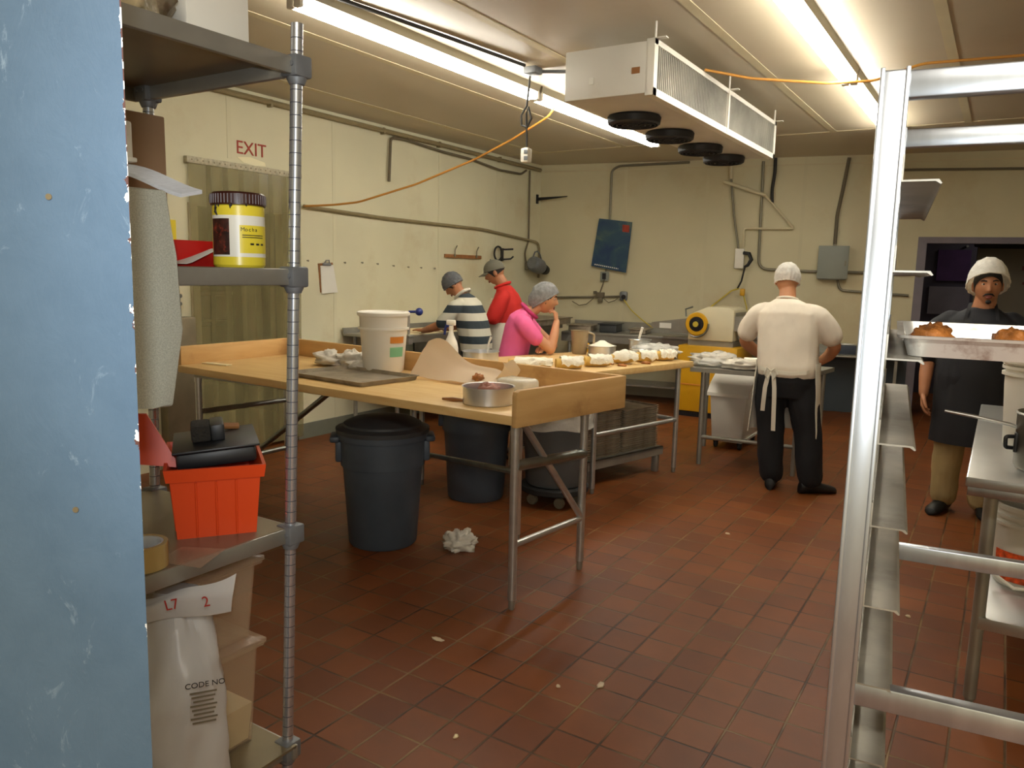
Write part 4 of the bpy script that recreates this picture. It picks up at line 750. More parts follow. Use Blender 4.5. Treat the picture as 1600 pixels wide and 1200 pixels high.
def bucket(name, label, c, r0, r1, h, mat, ribs, lid=True, group=None):
    t = thing(name, label, 'bucket', c, group); c = V(c)
    pr = [(0, 0), (r0 - .004, 0), (r0, .006), (r1 - .004, h * .70)]
    for z in ribs: pr += [(r1 - .003, z - .006), (r1 + .009, z - .006), (r1 + .009, z + .006), (r1 - .003, z + .006)]
    pr += [(r1, h - .02), (r1 + .008, h - .018), (r1 + .008, h - .002)]
    if lid: pr += [(r1 + .004, h), (0, h)]
    else: pr += [(r1 - .002, h), (r1 - .006, h - .02), (r0 - .01, h * .35), (0, h * .35)]
    m = MB(); m.lathe(pr, c, 48); m.build('bucket_body', mat, t)
    if lid: m = MB(); m.lathe([(r1 + .004, h - .012), (r1 + .014, h - .012), (r1 + .014, h + .004), (r1 + .004, h + .010), (r1 - .012, h + .010), (r1 - .018, h + .003), (0, h + .003)], c, 48); m.build('lid', mat, t)
    return t
bucket('bucket', 'cream lidded bucket standing on the right steel table', (.175, 3.68, .921), .128, .147, .345, MAT['white'], (.29, .315))
t = thing('stock_pot', 'dented metal pot on the right steel table in front of the bucket', 'pot', (.20, 3.25, .92))
m = MB(); m.lathe([(0, 0), (.118, 0), (.125, .012), (.128, .19), (.134, .195), (.128, .2), (.122, .19), (.118, .03), (0, .03)], (.205, 3.25, .92), 40); m.build('pot_body', MAT['poto'], t)
m = MB(); m.tube(rounded([(.078, 3.22, 1.03), (.05, 3.2, 1.03), (.052, 3.21, .99), (.08, 3.24, .985)], .01), .007, 8); m.box((.082, 3.225, 1.01), (.012, .04, .07), None, .004); m.build('handle', MAT['black'], t)
m = MB(); m.tube([(-.145, 3.2, 1.10), (-.05, 3.21, 1.088), (.06, 3.225, 1.07), (.14, 3.25, 1.04)], [.0055, .0065, .0065, .006], 10); m.sph((.15, 3.25, 1.02), (.03, .03, .022), 14); tag(m.build('ladle', MAT['steel']), 'long handled metal ladle resting in the dented pot', 'ladle')
t = bucket('bucket', 'open white bucket with an orange label under the right steel table', (.19, 3.72, .346), .125, .142, .335, MAT['whitecool'], (.26, .29), False)
m = MB(); cc = V((.19, 3.72, .345)); va2 = math.atan2(-3.72, -.19)
def lab(a0, a1, z0, z1, r): return lambda u, v: cc + V(((r + .008 * (z0 + (z1 - z0) * v) / .3) * math.cos(va2 + a0 + (a1-a0)*u), (r + .008 * (z0 + (z1 - z0) * v) / .3) * math.sin(va2 + a0 + (a1-a0)*u), z0 + (z1 - z0) * v))
m.grid(lab(-1.0, 1.2, .03, .15, .136), 20, 3, .0008); m.build('label', M_('orange_print', '#d2501e', .5, var=.5, vs=50), t)
m = MB(); m.tube([lab(-.62, .1, .09, .1, .139)(.5 + .32 * math.cos(a), .5) + ZU * .028 * math.sin(a) for a in [2*PI*i/18 for i in range(18)]], .005, 6, closed=True); m.build('ring_print', MAT['paper'], t)
m = MB(); m.tube([cc + V((-.146, -.02, .29)), cc + V((-.165, -.05, .22)), cc + V((-.16, -.08, .12)), cc + V((-.14, -.11, .06)), cc + V((-.05, -.165, .02)), cc + V((.08, -.15, .03))], .007, 8); m.build('bail_handle', MAT['white'], t)
m = crumple((.11, 3.97, .50), (.07, .06, .20), 8, .25, 20, -.62); tag(m.build('blue_bag', M_('blue_film', '#3a3f8a', .3, var=.3, vs=20)), 'dark blue bag standing behind the open white bucket', 'bag')
# ---------------------------------------------------------------- front maple table
t = thing('work_table', 'maple topped work table with raised boards on three sides and tubular legs', 'table', (-3.05, 3.35, 0))
FL, FR, BR, BL = (-4.42, 3.02), (-1.775, 2.875), (-1.64, 3.66), (-4.44, 3.95)
m = MB(); m.quadtop([FL, FR, BR, BL], .885, .93); bmesh.ops.bevel(m.bm, geom=m.bm.edges[:], offset=.006, segments=2, profile=.5, affect='EDGES'); m.build('tabletop', MAT['wood'], t)
def board(p, q, th, z0, z1, nm, cut=0.):
    p, q = V((*p, 0)), V((*q, 0)); a = (q - p).normalized(); n = V((-a.y, a.x, 0)); L = (q - p).length
    m = MB(); poly = [(0, z0), (L, z0), (L, z1), (cut, z1), (cut * .25, z1 - cut * .3), (0, z1 - cut)] if cut else [(0, z0), (L, z0), (L, z1), (0, z1)]
    m.prism(poly, p, a, ZU, n, th); bmesh.ops.bevel(m.bm, geom=m.bm.edges[:], offset=.004, segments=2, profile=.5, affect='EDGES')
    m.build(nm, MAT['woodb'], t)
board((-1.770, 2.862), (-1.615, 3.685), .03, .88, 1.048, 'side_board', .025)
board((-1.645, 3.665), (-4.47, 3.955), -.03, .88, 1.048, 'back_board')
board((-4.445, 3.95), (-4.425, 3.05), -.03, .88, 1.048, 'side_board')
for (x, y) in ((-1.815, 2.93), (-1.785, 3.56), (-2.28, 3.72), (-3.06, 3.72), (-4.3, 3.08), (-4.3, 3.8)):
    m = MB(); m.tube([(x, y, .05), (x, y, .885)], .021, 16); m.tube([(x, y, .83), (x, y, .885)], .024, 16); l = m.build('leg', MAT['steel'], t)
    m = MB(); m.lathe([(0, 0), (.012, 0), (.016, .01), (.017, .05), (0, .05)], (x, y, 0), 14); m.build('foot', MAT['dirtsteel'], l)
def rail(nm, P, r, mat): m = MB(); m.tube(P, r, 12); m.build(nm, mat, t)
rail('end_rail', [(-1.815, 2.93, .69), (-1.785, 3.56, .635)], .026, MAT['galv']); rail('end_rail', [(-1.815, 2.93, .315), (-1.785, 3.56, .285)], .016, MAT['steel'])
rail('diagonal_brace', [(-1.812, 3.0, .87), (-1.787, 3.55, .30)], .017, MAT['steel'])
rail('stretcher', [(-3.06, 3.72, .43), (-1.815, 2.93, .665)], .015, MAT['galv'])
rail('end_rail', [(-4.3, 3.08, .635), (-4.3, 3.8, .62)], .018, MAT['galv']); rail('end_rail', [(-4.3, 3.08, .27), (-4.3, 3.8, .27)], .018, MAT['galv'])
rail('diagonal_brace', [(-3.38, 3.42, .87), (-4.3, 3.44, .25)], .018, MAT['galv'])
m = MB(); m.bx(-4.3, -1.84, 3.05, 3.08, .862, .885); m.bx(-4.3, -1.84, 3.52, 3.55, .862, .885); m.build('under_rail', MAT['dirtsteel'], t)
# things on the front table
ZB = .931
bucket('bucket', 'white lidded bucket with a green and orange label on the maple table', (-3.27, 3.68, ZB), .125, .15, .365, MAT['white'], (.27,))
bt = bpy.data.objects['bucket.002']; cc = bt.location.copy(); va3 = math.atan2(-cc.y, -cc.x)
def lab3(a0, a1, z0, z1): return lambda u, v: cc + V(((.1272 + .086 * (z0 + (z1 - z0) * v)) * math.cos(va3 + a0 + (a1-a0)*u), (.1272 + .086 * (z0 + (z1 - z0) * v)) * math.sin(va3 + a0 + (a1-a0)*u), z0 + (z1 - z0) * v))
m = MB(); m.grid(lab3(.28, 1.0, .10, .16), 10, 2, .0008); m.build('green_label', MAT['green'], bt)
m = MB(); m.grid(lab3(.28, 1.0, .185, .225), 10, 2, .0008); m.build('orange_label', MAT['orangel'], bt)
m = MB(); pan(m, -.33, .33, -.225, .225, 0, .024, .01)
o = m.build('sheet_pan', MAT['pan'], loc=(0, 0, 0)); o.location = (-3.2, 3.33, ZB + .001); o.rotation_euler = (0, 0, -.10); tag(o, 'stained empty sheet pan lying flat on the maple table', 'pan')
def par(u, v):
    x = -2.93 + .62 * u + .05 * v; y = 3.52 + .12 * v - .03 * u + .05 * u * v
    z = ZB + .016 + (.20 * v * (1 - u) ** .8) * (1 + .25 * math.sin(u * 9)) + .035 * math.sin(v * PI) * (1 - u) + .01 * noise.noise(V((u * 4, v * 3, .2)))
    return (x, y + .03 * math.sin(v * PI), z)
m = MB(); m.grid(par, 22, 12, .0012); tag(m.build('parchment', MAT['parch']), 'large curled sheet of parchment paper on the maple table', 'parchment')
def par2(u, v):
    x = -2.42 + .07 * u + .10 * v; y = 3.60 + .06 * u - .02 * v; z = ZB + .004 + .155 * v * (1 - .25 * u) - .0 + .02 * math.sin(u * 6 + v * 4) * v
    return (x + .05 * math.sin(v * 3), y, z)
m = MB(); m.grid(par2, 10, 14, .0012); tag(m.build('parchment', MAT['parch']), 'twisted upright scrap of parchment at the right end of the large sheet', 'parchment')
m = crumple((-2.46, 3.56, ZB + .030), (.035, .03, .035), 9, .4, 16, -.75); tag(m.build('brown_scrap', MAT['pastry']), 'brown scrap on the parchment near its twisted end', 'scrap')
def cakepan(c, r, h, label, group=None):
    t = thing('cake_pan', label, 'cake pan', c, group); m = MB(); m.lathe([(0, 0), (r - .006, 0), (r - .002, .004), (r, h - .004), (r + .005, h - .002), (r + .005, h + .002), (r - .003, h), (r - .004, .006), (0, .004)], c, 48); m.build('pan_body', MAT['alu'], t); return t
cakepan((-2.075, 3.09, ZB), .125, .085, 'round aluminium cake pan at the front corner of the maple table')
m = crumple((-2.10, 3.13, ZB + .045), (.06, .05, .05), 4, .35, 18, -.7); tag(m.build('filling_lump', MAT['meat']), 'reddish lump inside the front cake pan', 'filling')
m = MB(); m.tube([(-2.30, 3.02, ZB + .008), (-2.24, 3.03, ZB + .010), (-2.19, 3.04, ZB + .009)], [.006, .011, .008], 8); tag(m.build('wooden_stick', MAT['wooddark']), 'small brown stick lying left of the front cake pan', 'stick')
t = thing('wrapped_tray', 'film wrapped white tray by the back board of the maple table', 'tray', (-2.16, 3.50, ZB))
m = MB(); m.box((-2.16, 3.50, ZB + .035), (.19, .13, .07), rotz(-.1), .02); m.build('tray', MAT['dough'], t)
m = MB(); m.box((-2.16, 3.50, ZB + .038), (.20, .14, .074), rotz(-.1), .025, 3); m.build('film', MAT['film'], t)
m = MB(); m.box((-4.27, 3.2, ZB + .004), (.22, .05, .007), rotz(.1), .002); tag(m.build('yellow_card', MAT['dough']), 'pale yellow card strip at the left end of the maple table', 'card')
for i, (x, y, sx, sy, sz, lb) in enumerate(((-3.72, 3.66, .10, .08, .05, 'crumpled grey rag on the maple table furthest from the bucket'), (-3.56, 3.70, .11, .07, .055, 'crumpled rag on the maple table with a raised white corner'), (-3.43, 3.62, .07, .05, .03, 'small crumpled rag tucked against the bucket'))):
    m = crumple((x, y, ZB + sz * .80), (sx, sy, sz), i + 12, .5, 26, -.62); tag(m.build('rag', MAT['cloth']), lb, 'rag', 'rags on the maple table')
m = MB(); m.cyl((-1.86, 3.53, ZB), (-1.80, 3.54, ZB + .03), .02); tag(m.build('bottle_cap', MAT['black']), 'small dark cap by the inner corner of the maple table', 'cap')
# ---------------------------------------------------------------- rear maple table
Z5 = .90
A, B = V((-2.55, 3.98, 0)), V((-2.03, 5.93, 0)); uu = (B - A).normalized(); vv = V((-uu.y, uu.x, 0))
D_, C_ = A + vv * 1.12, B + vv * 1.0
t = thing('pastry_table', 'rear maple table covered with sugared pastry rolls', 'table', (A + B + C_ + D_) / 4)
m = MB(); m.quadtop([A.xy, B.xy, C_.xy, D_.xy], Z5 - .048, Z5 - .001); bmesh.ops.bevel(m.bm, geom=m.bm.edges[:], offset=.005, segments=2, profile=.5, affect='EDGES'); m.build('tabletop', MAT['wood'], t)
legs = [A + uu * .93 + vv * .07, B - uu * .1 + vv * .07, A + uu * .93 + vv * .93, B - uu * .1 + vv * .92, A + uu * .12 + vv * 1.02]
for p in legs:
    m = MB(); m.tube([p + ZU * .04, p + ZU * (Z5 - .05)], .02, 14); l = m.build('leg', MAT['steel'], t); m = MB(); m.lathe([(0, 0), (.012, 0), (.016, .01), (.016, .045), (0, .045)], p, 12); m.build('foot', MAT['dirtsteel'], l)
def r2(a, b, z0, z1, r): m = MB(); m.tube([a + ZU * z0, b + ZU * z1], r, 10); m.build('rail', MAT['steel'], t)
r2(legs[0], legs[1], .43, .43, .018); r2(legs[2], legs[3], .43, .43, .018); r2(legs[1], legs[3], .43, .43, .018)
m = MB(); q = [legs[0] + vv * .08 + uu * .04, legs[1] + vv * .08 - uu * .04, legs[3] - vv * .08 - uu * .04, legs[2] - vv * .08 + uu * .04]; m.quadtop([p.xy for p in q], .185, .205)
m.quadtop([q[0].xy, q[1].xy, (q[1] + vv * .02).xy, (q[0] + vv * .02).xy], .14, .205); m.build('low_shelf', MAT['dirtsteel'], t, smooth=False)
for p in q:
    m = MB(); m.box(p + ZU * .092 + (sum(q, V((0, 0, 0))) / 4 - p).normalized() * .06, (.05, .05, .185), None, .004); m.build('block_foot', MAT['dirtsteel'], t)
m = MB(); m.quadtop([(q[2] + vv * .0).xy, (q[3]).xy, (q[3] - vv * .02).xy, (q[2] - vv * .02).xy], .205, .82); m.build('back_panel', MAT['bin'], t, smooth=False)
# stacked baking sheets under it
ang = math.atan2(uu.y, uu.x)
def stack(c, n, word, z0=.206):
    proto = None
    for i in range(n):
        z = z0 + i * .0165
        lb = 'brown edged baking sheet in the %s stack under the rear maple table' % word
        if i == n - 1: lb = 'topmost baking sheet of the %s stack under the rear maple table' % word
        if i == 0: lb = 'lowest baking sheet of the %s stack under the rear maple table' % word
        if proto is None:
            m = MB(); pan(m, -.215, .215, -.32, .32, 0, .0155, .006); proto = m.build('baking_sheet', MAT['pan'], loc=(0, 0, 0)); o = proto
        else: o = proto.copy(); C.objects.link(o)
        o.location = (c.x, c.y, z); o.rotation_euler = (0, 0, ang - PI/2 + PI/2 + random.uniform(-.02, .02)); tag(o, lb, 'baking sheet', 'baking sheets stacked under the rear table, %s stack' % word)
stack(legs[0] + uu * .26 + vv * .45, 20, 'nearer'); stack(legs[0] + uu * .72 + vv * .45, 20, 'farther')
# pastry rolls
spots = [((-2.76, 4.67), 'second sugared pastry roll from the front board, lying flat and long'), ((-2.52, 4.80), 'sugared roll showing its yellow end, nearest the front table corner'), ((-2.43, 5.07), 'sugared pastry roll with a yellow end, third in from the front table corner'), ((-2.36, 5.36), 'plump sugar heaped roll without a visible end in the middle of the row'), ((-2.28, 5.60), 'sugared pastry roll just before the last one in the row'), ((-2.20, 5.80), 'last sugared pastry roll at the far corner of the rear table')]
spots[0] = ((-2.76, 4.67), 'long low sugared pastry roll behind the wrapped tray, nearest in the row')
proto = None
for i, ((x, y), lb) in enumerate(spots):
    L = (.30, .18, .19, .21, .155, .15)[i]; rd = (.034, .042, .042, .048, .042, .042)[i]; a = (.45, .72, .78, .6, .8, .8)[i]
    c = V((x - .03, y, Z5)); d = V((math.cos(a), math.sin(a), 0)); n = V((-d.y, d.x, 0))
    t = thing('pastry_roll', lb, 'pastry roll', c, 'sugared pastry rolls on the rear table')
    m = MB(); R = []
    for k in range(17):
        u = k / 16; rad = rd * (.88 + .12 * math.sin(u * PI)) * (1 if i != 3 else (.25 + .75 * math.sin(u * PI) ** .5)); p = c + d * ((u - .5) * L)
        R.append([p + n * (rad * math.cos(2*PI*j/20)) + ZU * (rd * .92 + rad * .92 * math.sin(2*PI*j/20)) for j in range(20)])
    m.rings(R); m.build('roll', MAT['roll'], t)
    def sg(u, v): 
        th = -.25 + (PI + .5) * v + .45 * noise.noise(V((u * 5, i * 4., .7))) * (2 * v - 1); k = rd * 1.06 + .012 * noise.noise(V((u * 6, v * 6, i * 3.))) + .006 * noise.noise(V((u * 17, v * 15, i * 5.))) + (.01 if i == 3 else .004)
        if i == 3: k *= (.3 + .72 * math.sin(max(.02, min(.98, u)) * PI) ** .5)
        p = c + d * (((.11 + .89 * u) - .5) * L * 1.0 + .012 + .010 * noise.noise(V((v * 6, u * 3, i * 2.)))); return p + n * (k * math.cos(th)) + ZU * max(.003, rd * .92 + k * .95 * math.sin(th))
    m = MB(); m.grid(sg, 18, 14, .004); m.build('sugar_coat', MAT['sugar'], t)
for i, (x, y) in enumerate(((-2.62, 4.95), (-2.33, 5.22), (-2.25, 5.49), (-2.45, 5.25))):
    m = crumple((x, y, Z5 + .006), (.035, .025, .010), i + 30, .5, 12, -.6); tag(m.build('crumb', MAT['pastry']), 'small brown crumb among the sugared rolls', 'crumb', 'crumbs on the rear table')
def on5(p): return V((p[0], p[1], Z5))
t = thing('spray_bottle', 'white spray bottle with a blue trigger on the rear table', 'spray bottle', on5((-3.40, 4.56)))
c = t.location
m = MB(); m.lathe([(0, 0), (.050, 0), (.055, .01), (.055, .10), (.045, .15), (.022, .20), (.015, .235), (.015, .25), (0, .25)], c, 28); m.build('bottle', MAT['white'], t)
m = MB(); m.lathe([(0, .24), (.018, .24), (.018, .27), (0, .27)], c, 16); m.box(c + V((.0, 0, .29)), (.07, .028, .04), rotz(.3), .008); m.build('spray_head', MAT['white'], t)
m = MB(); m.box(c + V((-.01, 0, .268)), (.05, .03, .022), rotz(.3), .006); m.tube([c + V((-.03, -.01, .28)), c + V((-.045, -.012, .24)), c + V((-.05, -.012, .20))], .009, 8); m.build('trigger', MAT['bluek'], t)
cp = cakepan((-3.27, 4.76, Z5), .135, .075, 'round cake pan on the rear table below the striped shirt')
m = MB(); m.tube([(-3.23, 4.78, Z5 + .03), (-3.22, 4.79, Z5 + .14), (-3.205, 4.80, Z5 + .185)], [.007, .007, .012], 8); tag(m.build('clear_spoon', MAT['film']), 'clear plastic spoon standing in the rear cake pan', 'spoon')
m = MB(); m.lathe([(.055, 0), (.06, 0), (.06, .02), (.055, .02), (.055, 0)], (-3.31, 4.56, Z5), 30); tag(m.build('blue_ring', M_('pale_blue', '#9cc0cf', .4)), 'pale blue ring lid between spray bottle and rear cake pan', 'lid')
t = thing('measuring_jug', 'cloudy plastic measuring jug beside the leaning woman', 'jug', on5((-2.98, 5.80))); c = t.location
m = MB(); m.lathe([(0, 0), (.058, 0), (.062, .006), (.075, .19), (.08, .195), (.074, .195), (.06, .02), (0, .012)], c, 30); m.build('jug_body', M_('cloudy_plastic', '#a89678', .35, alpha=.75), t)
m = MB(); m.lathe([(0, .012), (.057, .012), (.066, .12), (0, .12)], c, 24); m.build('contents', MAT['dough'], t)
m = MB(); m.tube(rounded([c + V((.07, .01, .18)), c + V((.12, .03, .17)), c + V((.115, .03, .07)), c + V((.064, .01, .05))], .03), .009, 8); m.build('handle', M_('cloudy_handle', '#a89678', .35), t)
m = MB(); m.lathe([(0, 0), (.05, 0), (.06, .06), (.05, .075), (0, .075)], on5((-3.04, 5.98)), 24); tag(m.build('yellow_tub', MAT['yellow']), 'small yellow tub behind the leaning woman\'s elbow', 'tub')
cp = cakepan((-2.80, 5.86, Z5), .115, .075, 'cake pan heaped with white sugar next to the measuring jug')
m = MB(); m.lathe([(.11, .07), (.09, .082), (.05, .10), (.02, .118), (0, .12)], (-2.80, 5.86, Z5), 28); m.lathe([(.11, .07), (0, .06)], (-2.80, 5.86, Z5), 28); tag(m.build('sugar_heap', MAT['sugar']), 'heap of white sugar filling the cake pan next to the jug', 'sugar')
m = MB(); m.box(on5((-2.52, 5.78)) + V((0, 0, .010)), (.24, .12, .018), rotz(.2), .006); tag(m.build('paper_fold', MAT['paper']), 'folded white paper lying between cake pan and wrapped bowl', 'paper')
m = MB(); m.box(on5((-2.62, 5.86)) + V((0, 0, .012)), (.06, .03, .022), rotz(.4), .006); tag(m.build('dark_scraper', MAT['black']), 'small dark tool beside the folded paper on the rear table', 'tool')
t = thing('mixing_pot', 'steel pot with a white spatula behind the wrapped bowl', 'pot', on5((-2.53, 6.02))); c = t.location
m = MB(); m.lathe([(0, 0), (.085, 0), (.09, .01), (.09, .13), (.097, .135), (.088, .14), (.084, .02), (0, .02)], c, 36); m.build('pot', MAT['steel'], t)
m = MB(); m.tube([c + V((.0, -.05, .05)), c + V((.015, -.06, .15)), c + V((.045, -.07, .24))], [.008, .009, .012], 8); tag(m.build('white_spatula', MAT['white']), 'white spatula handle sticking up from the steel pot', 'spatula')
t = thing('wrapped_bowl', 'steel bowl under crinkled clear film at the far end of the rear table', 'bowl', on5((-2.40, 5.89))); c = t.location
m = MB(); m.lathe([(0, 0), (.08, 0), (.13, .04), (.145, .075), (.14, .08), (0, .06)], c, 32); m.build('bowl', MAT['steel'], t)
m = crumple(c + V((.05, .02, .07)), (.19, .13, .045), 21, .35, 30, -.7); m.build('film', MAT['film'], t)
# can opener on the edge of the left counter
t = thing('can_opener', 'bench can opener with a blue knob on the edge of the left counter', 'can opener', (-4.60, 5.52, .95)); c = t.location
m = MB(); m.tube([c + V((0, 0, -.06)), c + V((0, 0, .24))], .012, 10); m.build('bar', MAT['steel'], t)
m = MB(); m.box(c + V((-.03, 0, .012)), (.14, .08, .025), None, .006); m.box(c + V((0, 0, -.03)), (.05, .06, .07), None, .006); m.build('base', MAT['dirtsteel'], t)
m = MB(); m.tube([c + V((0, 0, .235)), c + V((.06, .03, .238))], .012, 10); m.sph(c + V((.085, .045, .238)), .036, 16); m.build('knob', MAT['bluek'], t)
# ---------------------------------------------------------------- bins under the tables
def binthing(c, r0, r1, h, label, mat, lid=True, handles=True):
    t = thing('waste_bin', label, 'bin', c); c = V(c)
    m = MB(); m.lathe([(0, .0), (r0 - .01, 0), (r0, .012), (r0 + (r1 - r0) * .62, h * .70), (r0 + (r1 - r0) * .62 + .012, h * .70), (r1 - .004, h * .93), (r1 + .010, h * .93), (r1 + .012, h), (r1 - .01, h), (r0, .05), (0, .04)], c, 48); m.build('bin_body', mat, t)
    va = math.atan2(-c.y, -c.x)
    if handles:
        for a in (va + PI/2, va - PI/2):
            d = V((math.cos(a), math.sin(a), 0)); m = MB(); M2 = Matrix((d, V((-d.y, d.x, 0)), ZU)).transposed()
            m.box(c + d * (r1 + .022) + ZU * (h * .93), (.055, .16, .035), M2, .012); m.box(c + d * (r1 + .0) + ZU * (h * .82), (.04, .12, .12), M2, .012); m.build('grip', mat, t)
    if lid:
        m = MB(); m.lathe([(r1 + .0, h - .012), (r1 + .018, h - .012), (r1 + .02, h + .012), (r1 - .01, h + .022), (r1 * .92, h + .026), (r1 * .9, h + .038), (r1 * .7, h + .062), (r1 * .35, h + .078), (0, h + .082)], c, 48); m.lathe([(r1, h - .012), (0, h - .01)], c, 48); m.build('lid', MAT['binlid'], t)
    return t
binthing((-2.93, 3.29, 0), .195, .245, .665, 'dark slate waste bin with a lid under the front of the maple table', MAT['bin'])
binthing((-3.02, 4.36, 0), .195, .245, .69, 'dark slate waste bin standing behind the middle leg of the maple table', MAT['bin'], False)
t = thing('bin_dolly', 'black wheeled dolly carrying the bagged bin', 'dolly', (-2.50, 4.56, 0)); c = t.location
m = MB(); m.lathe([(0, .09), (.22, .09), (.235, .10), (.235, .13), (.22, .14), (0, .125)], c, 36); m.build('deck', MAT['rubber'], t)
for a in range(5):
    p = c + V((.17 * math.cos(a * 1.257 + .4), .17 * math.sin(a * 1.257 + .4), 0)); m = MB(); m.lathe([(0, -.015), (.035, -.015), (.04, 0), (.035, .015), (0, .015)], p + ZU * .04, 18, Matrix.Rotation(PI/2, 3, 'X')); m.cyl(p + ZU * .06, p + ZU * .095, .012); m.build('caster', MAT['conduit'], t)
t = binthing((-2.50, 4.56, .143), .20, .235, .60, 'grey waste bin lined with a clear bag between the two maple tables', MAT['bingrey'], False, False); c = t.location
def bag(u, v):
    a = 2 * PI * u; z = .60 + .02 - .22 * v if v > .12 else .60 + .02 * (v / .12); k = .245 + .006 * math.sin(a * 9) + .012 * v + .008 * noise.noise(V((math.cos(a) * 3, math.sin(a) * 3, v * 4)))
    return c + V((k * math.cos(a), k * math.sin(a), z + .01 * math.sin(a * 5)))
m = MB(); m.rings([[V(bag(j / 48, i / 10)) for j in range(48)] for i in range(11)], cap=False); m.build('bin_bag', MAT['film'], t)
m = crumple((-2.50, 3.45, .035), (.085, .09, .06), 17, .55, 30, -.55, 2.6); tag(m.build('floor_rag', MAT['cloth']), 'crumpled white rag on the floor beside the dark bin', 'rag')
for i, (x, y, sx, sy, lb) in enumerate(((-1.91, 2.49, .03, .012, 'largest scrap of pale paper on the open floor'), (-1.17, 2.55, .014, .02, 'scrap of pale crumbs in a floor joint in front'), (-1.30, 2.45, .008, .008, 'tiny white speck on the floor near the crumbs'), (-1.43, 1.97, .008, .01, 'small yellow speck on the floor near the shelf post'), (-1.30, 4.6, .015, .01, 'pale speck on the floor behind the work table leg'), (-.24, 3.93, .012, .01, 'pale speck on the floor near the steel table leg'))):
    m = crumple((x, y, .004), (sx, sy, .006), i + 40, .4, 10, -.6); tag(m.build('floor_scrap', MAT['parch'] if i != 3 else MAT['dough']), lb, 'scrap')
# ---------------------------------------------------------------- steel table, ingredient bin, sheeter at the back
t = thing('dough_table', 'low steel table with dough where the man in white works', 'table', (-1.7, 6.55, 0))
q3 = [(-2.14, 6.17), (-1.26, 6.25), (-1.17, 7.04), (-2.28, 7.02)]
m = MB(); m.quadtop(q3, .785, .82); m.build('tabletop', MAT['dirtsteel'], t, smooth=False)
for p in ((-2.05, 6.25), (-1.30, 6.32), (-1.24, 6.96), (-2.245, 6.96)): m = MB(); m.cyl((p[0], p[1], 0), (p[0], p[1], .79), .02, n=14); m.build('leg', MAT['dirtsteel'], t)
m = MB(); m.tube([(-2.05, 6.25, .235), (-1.30, 6.32, .235)], .017, 10); m.build('rail', MAT['dirtsteel'], t)
m = crumple((-2.02, 6.48, .862), (.20, .20, .06), 23, .45, 30, -.55); tag(m.build('plastic_heap', MAT['film']), 'heap of crumpled clear film on the left of the dough table', 'film')
m = crumple((-1.78, 6.33, .855), (.15, .10, .045), 25, .4, 26, -.6); tag(m.build('flour_cloth', MAT['cloth']), 'floury white cloth in front of the film heap', 'cloth')
m = MB(); m.box((-1.55, 6.55, .84), (.38, .4, .04), rotz(.05), .018, 3); tag(m.build('dough_sheet', MAT['dough']), 'thick sheet of pale dough on the dough table', 'dough')
m = MB(); m.tube([(-1.85, 6.72, .85), (-1.55, 6.74, .855), (-1.3, 6.7, .85)], [.03, .036, .03], 14); tag(m.build('dough_roll', MAT['sugar']), 'long floured dough roll behind the dough sheet', 'dough')
m = MB(); m.box((-1.26, 6.5, .845), (.10, .12, .05), rotz(.3), .02, 3); tag(m.build('dough_piece', MAT['dough']), 'piece of dough at the right corner of the dough table', 'dough')
t = thing('ingredient_bin', 'white ingredient bin with a sloping lid under the dough table', 'bin', (-2.02, 7.2, 0))
x0, x1, y0, y1 = -2.20, -1.86, 6.92, 7.50
m = MB(); m.rings([[V((x0 + .03, y0 + .02, .09)), V((x1 - .03, y0 + .02, .09)), V((x1 - .03, y1 - .02, .09)), V((x0 + .03, y1 - .02, .09))], [V((x0, y0, .50)), V((x1, y0, .50)), V((x1, y1, .66)), V((x0, y1, .66))]]); bmesh.ops.bevel(m.bm, geom=m.bm.edges[:], offset=.015, segments=2, profile=.5, affect='EDGES'); m.build('bin_body', MAT['whitecool'], t)
m = MB(); m.prism([(y0 - .025, .49), (y0 - .02, .52), (y0 + .06, .60), (y0 + .2, .675), (y1 + .02, .69), (y1 + .02, .66), (y0 + .2, .645), (y0 + .02, .52)], (x0 - .02, 0, 0), YU, ZU, XU, x1 - x0 + .04); m.build('lid', MAT['white'], t, smooth=False)
m = MB(); m.bx(x0 + .02, x1 - .02, y0 + .01, y1 - .02, .07, .1, .01); m.build('base', MAT['whitecool'], t)
for px in (x0 + .06, x1 - .06):
    for py in (y0 + .07, y1 - .07): m = MB(); m.lathe([(0, -.014), (.03, -.014), (.035, 0), (.03, .014), (0, .014)], (px, py, .035), 16, Matrix.Rotation(PI/2, 3, 'Y')); m.bx(px - .02, px + .02, py - .02, py + .02, .05, .075); m.build('caster', MAT['rubber'], t)
t = thing('yellow_cabinet', 'yellow cabinet on a dark plinth under the dough sheeter', 'cabinet', (-2.7, 8.65, 0))
m = MB(); m.bx(-3.05, -2.38, 8.35, 8.95, .06, .80, .012); m.build('body', MAT['yellow'], t); m = MB(); m.bx(-3.03, -2.4, 8.37, 8.93, 0, .06); m.build('plinth', MAT['black'], t)
m = MB(); m.bx(-3.04, -2.39, 8.343, 8.351, .36, .372); m.build('door_gap', MAT['orangel'], t); m = MB(); m.bx(-2.97, -2.46, 8.44, 8.86, .80, .86); m.build('turntable', MAT['dirtsteel'], t)
t = thing('dough_sheeter', 'cream dough sheeter with a yellow dial and steel conveyor arms', 'dough sheeter', (-2.7, 8.65, .86))
m = MB(); m.prism([(-2.97, .86), (-2.46, .86), (-2.46, 1.20), (-2.52, 1.235), (-2.76, 1.235), (-2.97, 1.14)], (0, 8.42, 0), XU, ZU, YU, .5); bmesh.ops.bevel(m.bm, geom=m.bm.edges[:], offset=.015, segments=2, profile=.5, affect='EDGES'); m.build('body', MAT['cream'], t)
